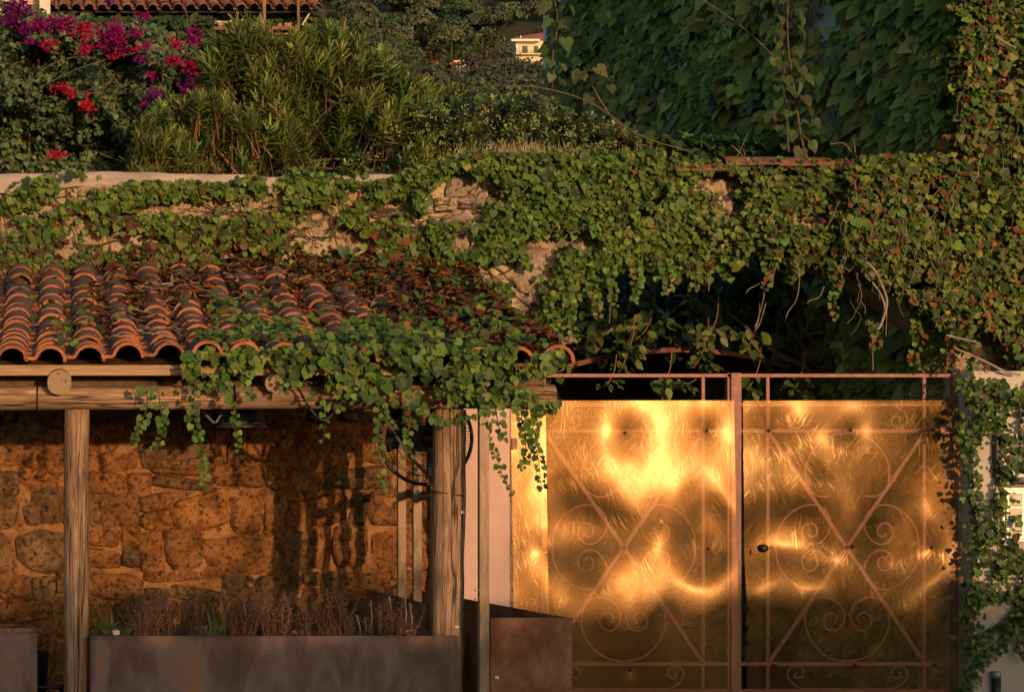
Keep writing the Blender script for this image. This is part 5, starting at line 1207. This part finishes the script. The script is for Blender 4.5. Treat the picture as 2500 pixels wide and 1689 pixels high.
for r_ in range(5):
    for i in range(28):
        px = -70+i*31
        if px > 780: continue
        q = P(px+4, 25+rs.uniform(-1.5,1.5), YH-.15)+Vector((0, r_*.34, r_*.13))
        inst('roof_tile', BT, Matrix.Translation(q) @ Matrix.Rotation(R(19+rs.uniform(-2,2)),4,'X') @ Matrix.Rotation(R(rs.uniform(-3,3)),4,'Z') @ Matrix.Scale(.96,4), gh)
mb = MB(); q0 = P(-80, 26, YH-.1); q1 = P(800, 26, YH-.1); v = [q0, q1, q1+Vector((0,2.6,.95)), q0+Vector((0,2.6,.95))]; v = [p-Vector((0,0,.03)) for p in v]; mb.add(v, [(0,1,2,3)]); mb.build('roof_board', M['deck'], gh)
for (x0, x1) in ((510,655),(655,722)): mb = MB(); a = P(x0,73,YH-.12); b = P(x1,65,YH-.12); mb.box(a.x,a.y,a.z,b.x,a.y+.2,b.z); mb.build('red_rail', M['redbar'], gh)
for (x, w, y1) in ((645,8,130),(729,6,70)): mb = MB(); a = P(x-w/2,y1+60,YH-.25); b = P(x+w/2,-6,YH-.25); mb.box(a.x,a.y,a.z,b.x,a.y+.06,b.z); mb.build('timber_post', M['wood_z'], gh)
rnd = random.Random(31)
for i in range(42):
    x = rnd.uniform(505,720); y = rnd.uniform(85,140); inst('stone', stone_mesh(rnd.uniform(.2,.4), rnd.uniform(.12,.2), .05, 900+i, M['stone_grey']), Matrix.Translation(P(x,y,YH+.33)), gh)
mb = MB()
for pts in ([(509,40),(525,50),(545,55),(562,53)], [(562,53),(580,46)], [(738,62),(755,34)], [(470,60),(480,45)], [(590,48),(612,64)]): mb.tube(catmull([P(a,b,YH-.05) for a,b in pts],4), .012, 4)
mb.build('pale_wire', M['white'], gh)
gi = thing('ivy', 'yellowish ivy on the old house wall under its tile eave', 'ivy', tuple(P(560,90,YH)))
k = 5200; px = RNG.uniform(120, 770, k); py = RNG.uniform(26, 190, k); dn = fbm(px/40+8, py/25, 3)
keep = RNG.random(k) < np.clip((dn-.46)*6+.35*(px<400)+.3*((py>75)&(py<95)), .02, 1)*np.where((px>500)&(px<640)&(py>95),.35,1); px, py = px[keep], py[keep]; kk = len(px)
yl = np.exp(-((px-440)/60)**2-((py-48)/22)**2)
c = np.where((RNG.random(kk) < yl*1.2)[:,None], palette(kk,[(.17,.18,.035),G_YEL],[1,1]), palette(kk,[G_MID,G_DARK,G_OLIVE],[1,1,.5]))
pos = w2(px, py, np.full(kk, YH+.3)-.18*RNG.random(kk)); foliage(gi, 'lobed', pos, np.array([0,-1,.4])+RNG.normal(0,.4,(kk,3)), np.array([0,-.3,-1])+RNG.normal(0,.4,(kk,3)), RNG.uniform(.08,.15,kk), c, M['leaf_matt'], 40)
co = thing('garden_column', 'sunlit ochre plaster column behind the bougainvillea at the top left corner', 'column', tuple(P(110,70,20)))
mb = MB(); a = P(96,300,20); b = P(123,-40,20); mb.box(a.x,20,a.z,b.x,20.14,b.z,bev=.01); mb.build('shaft', M['lightcream'], co)
mb = MB(); a = P(-60,60,20.3); b = P(90,-40,20.3); mb.box(a.x,20.3,a.z,b.x,20.5,b.z); tag(mb.build('pink_wall', M['plaster']), 'patch of pinkish wall behind the flowers in the top left corner', 'wall')
shd = thing('shed_roof', 'bit of low tiled roof with a dark gutter between bougainvillea and narrow leaved shrub', 'roof', tuple(P(470,220,13.6)))
BT2 = BT
for i,(x,y) in enumerate(((418,196),(452,192),(486,190),(515,188),(425,178),(460,174),(492,172))): inst('roof_tile', BT2, Matrix.Translation(P(x,y,13.55+.2*(i>3))) @ Matrix.Rotation(R(22),4,'X') @ Matrix.Scale(.62,4), shd)
mb = MB(); mb.tube([P(385,214,13.4), P(560,216,13.4)], .026, 12); mb.build('gutter', M['darkmetal'], shd, True)
mb = MB(); a = P(380,340,13.7); b = P(540,205,13.7); mb.box(a.x,13.7,a.z,b.x,13.8,b.z); mb.build('wall', M['rubble'], shd)

# ================================================================== HILLSIDE
def crowns(name, label, spots, csize, npc, cols, wts, cat='trees', kind='stuff', mat='leaf_matt', shape='clump'):
    pos = []; nor = []; col = []; sz = []
    for (x, y, z, r, h) in spots:
        n = int(npc*(.8+.4*RNG.random())); d = rand_unit(n); d[:,2] = np.abs(d[:,2])*1.1-.25
        lump = 1+.45*np.array([noise.noise(Vector(tuple(v*1.9))+Vector((x,y,z))) for v in d])
        pos.append(np.array([x,y,z+h*.5])+d*np.array([r,r,h*.5])*lump[:,None]*RNG.uniform(.72,1.03,n)[:,None]); nor.append(d+RNG.normal(0,.45,(n,3)))
        cc = palette(1, cols, wts, .2); col.append(cc*(1+RNG.normal(0,.2,(n,1)))); sz.append(RNG.uniform(.7,1.3,n)*csize*r/4)
    pos = np.concatenate(pos); nor = np.concatenate(nor); col = np.clip(np.concatenate(col),.004,1); sz = np.concatenate(sz)
    o = link(bpy.data.objects.new(name, leaf_mesh(name, shape, pos, nor, rand_unit(len(pos))+np.array([0,0,.2]), sz, col, M[mat])))
    return tag(o, label, cat, kind=kind)
spots = []
for _ in range(430):
    Y = 235+420*rs.random()**1.3; px = rs.uniform(740, 1420); x = XX(px, Y); r = rs.uniform(2.4,4.6)
    z = hill(Y)-1.0
    if 1150 < px < 1420 and 300 < Y < 352: continue
    spots.append((x, Y, z, r, r*rs.uniform(1.3,2.1)))
HC = [(.068,.098,.052),(.075,.092,.052),(.050,.074,.042),(.090,.095,.058),(.065,.098,.044)]
crowns('hillside_wood', 'dark wooded hillside rising behind the garden shrubs', spots, .62, 620, HC, [1,1,1,.6,.6], 'wood')
RT = [(1175,172,170,2.6,4.2,'olive green tree between the taller palm and the distant house'),(1228,196,160,3.0,4.6,'bushy tree just left below the distant house balcony'),(1292,200,158,3.4,4.5,'broad tree directly below the distant house balcony'),(1350,196,160,3,4.8,'tree right below the distant house, half behind the climber'),
 (1185,222,140,3.2,4.6,'rounded tree nearer than the one beside the taller palm'),(1262,236,130,3.2,4.2,'low spreading tree halfway between the distant house and berry shrub'),(1335,240,128,3.2,4.4,'low tree behind the broad leaved climber below the distant house'),(1115,212,150,2.6,4,'tree below the low brown roofed house'),
 (1055,204,150,2.6,4,'tree at the foot of the shaggy palm'),(1150,258,110,2.6,3.8,'nearest tree top, just above the berry shrub'),(1400,240,110,3,5,'tree top showing at the far edge of the shaded creeper'),(1216,128,215,2.2,4,'lone tree left of the distant house awning'),(980,185,160,3,4,'tree showing behind the right tips of the tall shrub')]
for (px, py, Y, r, h, l) in RT:
    c_ = (XX(px,Y), Y, ZZ(py,Y)-h*.55, r, h); t = thing('round_tree', l, 'tree', (c_[0], Y, c_[2]-4), 'trees below the distant house')
    o = crowns('crown', None, [c_], .42, 900, HC, [1,1,.4,.4,1], None, None); o.parent = t; o.matrix_parent_inverse = Matrix.Translation(-t.location)
    mb = MB(); mb.tube([(c_[0], Y, c_[2]-6), (c_[0]+.1, Y, c_[2]+h*.5)], [.28,.12], 6); mb.build('trunk', M['stem'], t, True)
for i, (px, pt_, pb, w, l) in enumerate(((1102,95,150,8,'pointed green cypress left of the distant house, shorter of two'),(1159,78,130,10,'slim dark cypress between palm and wooded slope'),(1114,112,150,6,'small cypress tight beside the pointed one'))):
    Y = 300; k = 500; f = RNG.random(k); a = RNG.uniform(0,6.28,k); rr = (w/F*Y)*np.minimum(1,(1-f)*1.6+.1)*np.minimum(1,f*6+.3)*.5
    z0 = ZZ(pb+40,Y); z1 = ZZ(pt_,Y); pos = np.stack([XX(px,Y)+np.cos(a)*rr, Y+np.sin(a)*rr, z0+(z1-z0)*f],1)
    o = thing('cypress', l, 'tree', (XX(px,Y),Y,z0)); foliage(o, 'clump', pos, np.stack([np.cos(a),np.sin(a),a*0+.3],1), np.array([0,0,1])+RNG.normal(0,.2,(k,3)), RNG.uniform(.25,.5,k), palette(k,[(.045,.065,.022),(.03,.05,.018)],[1,1]), M['leaf_matt'])['kind'] = 'stuff'
    mb = MB(); mb.tube([(XX(px,Y),Y,z0-4),(XX(px,Y),Y,z0+.8*(z1-z0))], .12, 6); mb.build('trunk', M['stem'], o)
for i, (px, pt_, wd, Y, l) in enumerate(((1192,78,36,300,'tall palm with a brown skirt left of the distant house'),(1062,104,32,290,'shaggy palm with hanging dead fronds at the edge of the shrubs'))):
    u = Y/F; x = XX(px,Y); zt_ = ZZ(pt_+18,Y); o = thing('palm_tree', l, 'palm', (x,Y,zt_-9))
    mb = MB(); mb.tube([(x,Y,zt_-12),(x,Y,zt_-1.6)], .45, 10); mb.build('trunk', M['stem_red'], o, True)
    mb = MB(); mb.tube([(x,Y,zt_-4.4),(x,Y,zt_-2.2),(x,Y,zt_-.4)], [.55,.95,.6], 10); mb.build('dead_skirt', M['stem_red'], o, True)
    for sgn, (nm, cols) in enumerate((('fronds', [(.06,.08,.03),(.08,.09,.035)]), ('dead_fronds', [(.17,.10,.055),(.13,.08,.045)]))):
        k = 70; a = RNG.uniform(0,6.28,k); el = RNG.uniform(-.7,1.2,k) if sgn == 0 else RNG.uniform(-1.5,-.6,k)
        d = np.stack([np.cos(a)*np.cos(el),np.sin(a)*np.cos(el),np.sin(el)],1); pos = np.array([x,Y,zt_])+d*.15
        pp=[];nn=[];tt=[];cc=[]
        for s_ in range(5): pp.append(pos+d*.42*s_+np.array([0,0,-.07*s_*s_])); tt.append(d+np.array([0,0,-.34*s_])); nn.append(np.array([0,0,1])+RNG.normal(0,.6,(k,3))); cc.append(palette(k,cols,[1,1]))
        foliage(o, 'oval', np.concatenate(pp), np.concatenate(nn), np.concatenate(tt), .75, np.concatenate(cc), M['leaf_matt'], 0, nm)
hh = thing('hill_house', 'cream house with red roof and awning on the distant wooded slope', 'house', tuple(P(1290,136,350)))
YHH = 350; UH = YHH/F
def hbox(nm, x0, y0, x1, y1, d0, d1, mat): a = P(x0,y1,YHH); b = P(x1,y0,YHH); mb = MB(); mb.box(a.x, YHH+d0, a.z, b.x, YHH+d1, b.z); return mb.build(nm, M[mat], hh)
w_ = hbox('wall', 1259, 95, 1345, 160, 0, 7, 'lightcream')
hbox('awning', 1243, 101, 1312, 106, -1.8, .2, 'white'); hbox('balcony_slab', 1256, 134, 1345, 137, -1.3, -.02, 'lightcream'); hbox('balcony_pier', 1256, 112, 1260, 134, -1.2, -.9, 'white')
for (x0, x1) in ((1275,1288),(1303,1314)): s_ = hbox('shutter', x0, 113, x1, 134, -.08, -.005, 'greenshut')
mb = MB()
for y in (124, 127, 130): mb.tube([P(1258,y,YHH-1.2), P(1345,y,YHH-1.2)], .025, 4)
mb.build('railing', M['darkmetal'], hh)
mb = MB(); A = P(1256,94,YHH-.8); B = P(1350,94,YHH-.8); C_ = P(1350,76,YHH+3); D = P(1300,84,YHH+3); E = P(1256,92,YHH+3); mb.add([A,B,C_,D,E],[(0,1,2,3,4)]); mb.add([p-Vector((0,0,.25)) for p in (A,B,C_,D,E)],[(4,3,2,1,0)]); mb.add([A,B,B-Vector((0,0,.25)),A-Vector((0,0,.25))],[(0,3,2,1)]); mb.build('roof', M['roofred'], hh)
hbox('chimney', 1272, 86, 1274, 95, .5, .7, 'white')
lh = thing('low_house', 'low brown roofed house between the two palms on the slope', 'house', tuple(P(1130,158,280)))
mb = MB(); a = P(1108,170,280); b = P(1150,148,280); mb.box(a.x,280,a.z,b.x,285,b.z); mb.build('wall', M['lightcream'], lh)
mb = MB(); A = P(1098,154,279); B = P(1153,147,279); mb.add([A,B,B+Vector((0,5,1.2)),A+Vector((0,5,-.2)),A-Vector((0,0,.3)),B-Vector((0,0,.3))],[(0,1,2,3),(0,4,5,1)]); mb.build('roof', M['roofred'], lh)

# ================================================================== PLANTS IN THE LEFT PLANTER
def dry_bush(label, px0, px1, top, n, seed, green=.04):
    t = thing('dry_bush', label, 'bush', (XX((px0+px1)/2, YPL+.15), YPL+.15, ZZ(1553,YPL)-.03), 'dried bushes in the long planter')
    rnd = random.Random(seed); zb = ZZ(1553,YPL)-.03; Pn=[];Tn=[];Nn=[];Cn=[]; mb = MB(); nb = max(3, int((px1-px0)/12)); bases = [rnd.uniform(px0, px1) for _ in range(nb)]
    for _ in range(n):
        b0 = rnd.choice(bases); x = XX(b0+rnd.gauss(0,5), YPL+.15); yy = YPL+.05+.2*rnd.random(); p = Vector((x, yy, zb)); hgt = (ZZ(top,YPL)-zb)*rnd.choice((.35,.5,.6,.75,.9,1.0))*rnd.uniform(.85,1.1); d = Vector((rnd.gauss(0,.26), rnd.gauss(0,.2), 1)).normalized(); pts = [p]
        for i in range(6):
            pts.append(pts[-1]+d*hgt/6); d = (d+Vector((rnd.gauss(0,.16), rnd.gauss(0,.14), .12))).normalized()
        mb.tube(pts, [.003,.0028,.0024,.002,.0016,.0012,.0008], 3, cap=False)
        g = rnd.random() < green
        for i in range(1, 7):
            for q in range(6):
                Pn.append(pts[i-1].lerp(pts[i], rnd.random())); a = rnd.random()*6.28; Tn.append((math.cos(a)*.8, math.sin(a)*.8, rnd.uniform(-.2,.9))); Nn.append((rnd.gauss(0,1),rnd.gauss(0,1),rnd.gauss(0,1)))
                c = (.06,.085,.025) if g else rnd.choice(((.13,.070,.046),(.10,.054,.038),(.17,.105,.075),(.09,.055,.042))); Cn.append([v*rnd.uniform(.7,1.3) for v in c])
    mb.build('twigs', M['stem_red'], t)['kind'] = 'stuff'
    foliage(t, 'lance', np.array(Pn), np.array(Nn), np.array(Tn), np.full(len(Pn), .021)*RNG.uniform(.7,1.3,len(Pn)), np.array(Cn), M['leaf_dry'], 0, 'dry_needles')
    for _ in range(4):
        pass
    return t
dry_bush('dried bush with one green shoot, leftmost in the long planter', 318, 400, 1432, 70, 1, .12)
dry_bush('dried reddish bush just right of the greenish one in the long planter', 402, 480, 1448, 52, 2)
dry_bush('tallest dried bush in the middle of the long planter', 560, 640, 1425, 66, 3)
dry_bush('dried bush before the second lit stripe of the stone wall', 645, 735, 1435, 70, 4)
dry_bush('broad dried bush right of the middle in the long planter', 740, 850, 1440, 80, 5, .06)
dry_bush('sparse dried bush with pale cut stalks at the right end of the planter', 900, 1010, 1462, 66, 6)
mb = MB()
for (a, b) in (((905,1545),(905,1465)),((930,1548),(930,1490)),((925,1548),(924,1495)),((958,1545),(950,1455)),((990,1545),(988,1450)),((890,1548),(890,1505)),((1005,1545),(1000,1470)),((548,1555),(540,1470)),((600,1550),(596,1475)),((880,1552),(870,1500))):
    mb.tube([P(*a,YPL+.12), P((a[0]+b[0])/2+3,(a[1]+b[1])/2,YPL+.12), P(*b,YPL+.12)], .004, 5)
tag(mb.build('cut_stalks', M['stem_pale'], None), 'pale cut stalks standing among the dried planter bushes', 'stalks', kind='stuff')
def weed(label, c, n, h, sp, seed, cols, wide=1.0):
    t = thing('weed', label, 'weed', tuple(P(c, 1553, YPL+.1)), 'green weeds in the long planter'); rnd = random.Random(seed); mbs = []
    for i in range(n):
        a = rnd.uniform(-1,1); pts = [P(c+rnd.uniform(-sp,sp)*.3, 1556, YPL+.1)]; L = h*rnd.uniform(.6,1.1); d = Vector((a*.5, rnd.uniform(-.3,.2), 1)).normalized(); wv = []
        for k in range(7): pts.append(pts[-1]+d*L/7); d = (d+Vector((a*.18, 0, -.16))).normalized()
        mb = MB(); 
        for k, p in enumerate(pts):
            w = .010*wide*math.sin(math.pi*min(1,(k+.6)/7.6)**.7)+.0008; mb.v += [tuple(p+Vector((0,-.3*w,0))-Vector((w,0,0))), tuple(p+Vector((0,.004,0))), tuple(p+Vector((0,-.3*w,0))+Vector((w,0,0)))]
        for k in range(7): mb.f += [(3*k,3*k+1,3*k+4,3*k+3),(3*k+1,3*k+2,3*k+5,3*k+4)]; mb.m += [0,0]
        me = mb.mesh('leaf', M['blade'], True); link(bpy.data.objects.new('leaf', me), t)
    return t
M['blade'] = pbr('blade', [(.3,(.04,.065,.02)),(.7,(.09,.115,.035))], 20, rough=.5, bumps=())
weed('arching green weed at the left end of the long planter', 275, 7, .16, 40, 1, None); weed('small leafy weed just left of the first dried bush', 300, 5, .11, 20, 4, None, 1.6)
weed('narrow upright green weed between the two bush groups', 520, 5, .20, 20, 2, None, .9); weed('low broad green weed before the middle of the planter', 500, 3, .13, 20, 3, None, 1.6)
weed('low green weed at the right end of the long planter', 805, 4, .08, 14, 5, None)
mb = MB(); q = P(277,1549,YPL+.08); mb.add([q, q+Vector((.03,0,.0)), q+Vector((.034,.01,.02)), q+Vector((.01,.01,.034)), q+Vector((-.005,.006,.02))],[(0,1,2,3,4)]); mb.add([p+Vector((0,.004,0)) for p in (q, q+Vector((.03,0,.0)), q+Vector((.034,.01,.02)), q+Vector((.01,.01,.034)), q+Vector((-.005,.006,.02)))],[(4,3,2,1,0)]); tag(mb.build('fallen_leaf', M['lightcream']), 'pale dry fallen leaf on the left end of the long planter', 'leaf')
for t_ in (): pass

# ================================================================== ACROSS THE STREET (added behind the camera: unseen, there to cast shade and be reflected)
hd = thing('hedge', 'unseen clipped hedge added across the street to shade the foot of the wall', 'hedge', (7, -6, 0))
k = 15000; x = RNG.uniform(-14, 24, k); hz = 1.95+.030*(x-5)+.30*(fbm(x/1.1, x*0, 3)-.5); side = RNG.random(k)
z = np.where(side < .35, hz-.12*RNG.random(k), hz*RNG.random(k)); y = np.where(side < .35, -6.4+.8*RNG.random(k), np.where(side < .8, -5.6, -6.4)+RNG.normal(0,.05,k))
foliage(hd, 'oval', np.stack([x,y,z],1), rand_unit(k)+np.array([0,.4,.5]), rand_unit(k), RNG.uniform(.12,.22,k), palette(k,[G_MID,G_DARK],[1,1]), M['leaf_matt'])
mb = MB(); mb.grid(lambda u, v: (-14+38*u, -6.35+.7*min(1,max(0,(v-.33)*3)), (1.82+.030*(-14+38*u-5)+.22*(float(fbm(np.array((-14+38*u)/1.1),np.array(0.),3))-.5))*min(1,min(v,1-v)*3)), 150, 9); mb.build('twig_core', M['earth'], hd)

# unseen leafy shoots added above the hedge to break up its shadow edge
sh_ = thing('shade_shrub', 'unseen loose leafy shrub added behind the hedge to dapple the sunlight', 'shrub', (6.5, -6.6, 0))
k = 520; cx = RNG.choice(np.array([4.15,4.9,5.6,6.5,7.6,8.7,9.8,10.8]), k)+RNG.normal(0,.16,k); z = 1.9+RNG.exponential(.26,k)
foliage(sh_, 'oval', np.stack([cx+.25*(z-1.9)*np.sin(cx*9), -6.6+RNG.normal(0,.2,k), z],1), rand_unit(k)+np.array([0,.6,.3]), rand_unit(k), RNG.uniform(.10,.2,k), palette(k,[G_MID,G_DARK],[1,1]), M['leaf_matt'])
mb = MB()
for x in (4.15,4.9,5.6,6.5,7.6,8.7,9.8,10.8): mb.tube([(x,-6.6,0),(x+.02,-6.6,1.6),(x-.03,-6.6,2.3)], [.03,.02,.008], 5)
mb.build('stems', M['stem'], sh_)['kind'] = 'stuff'
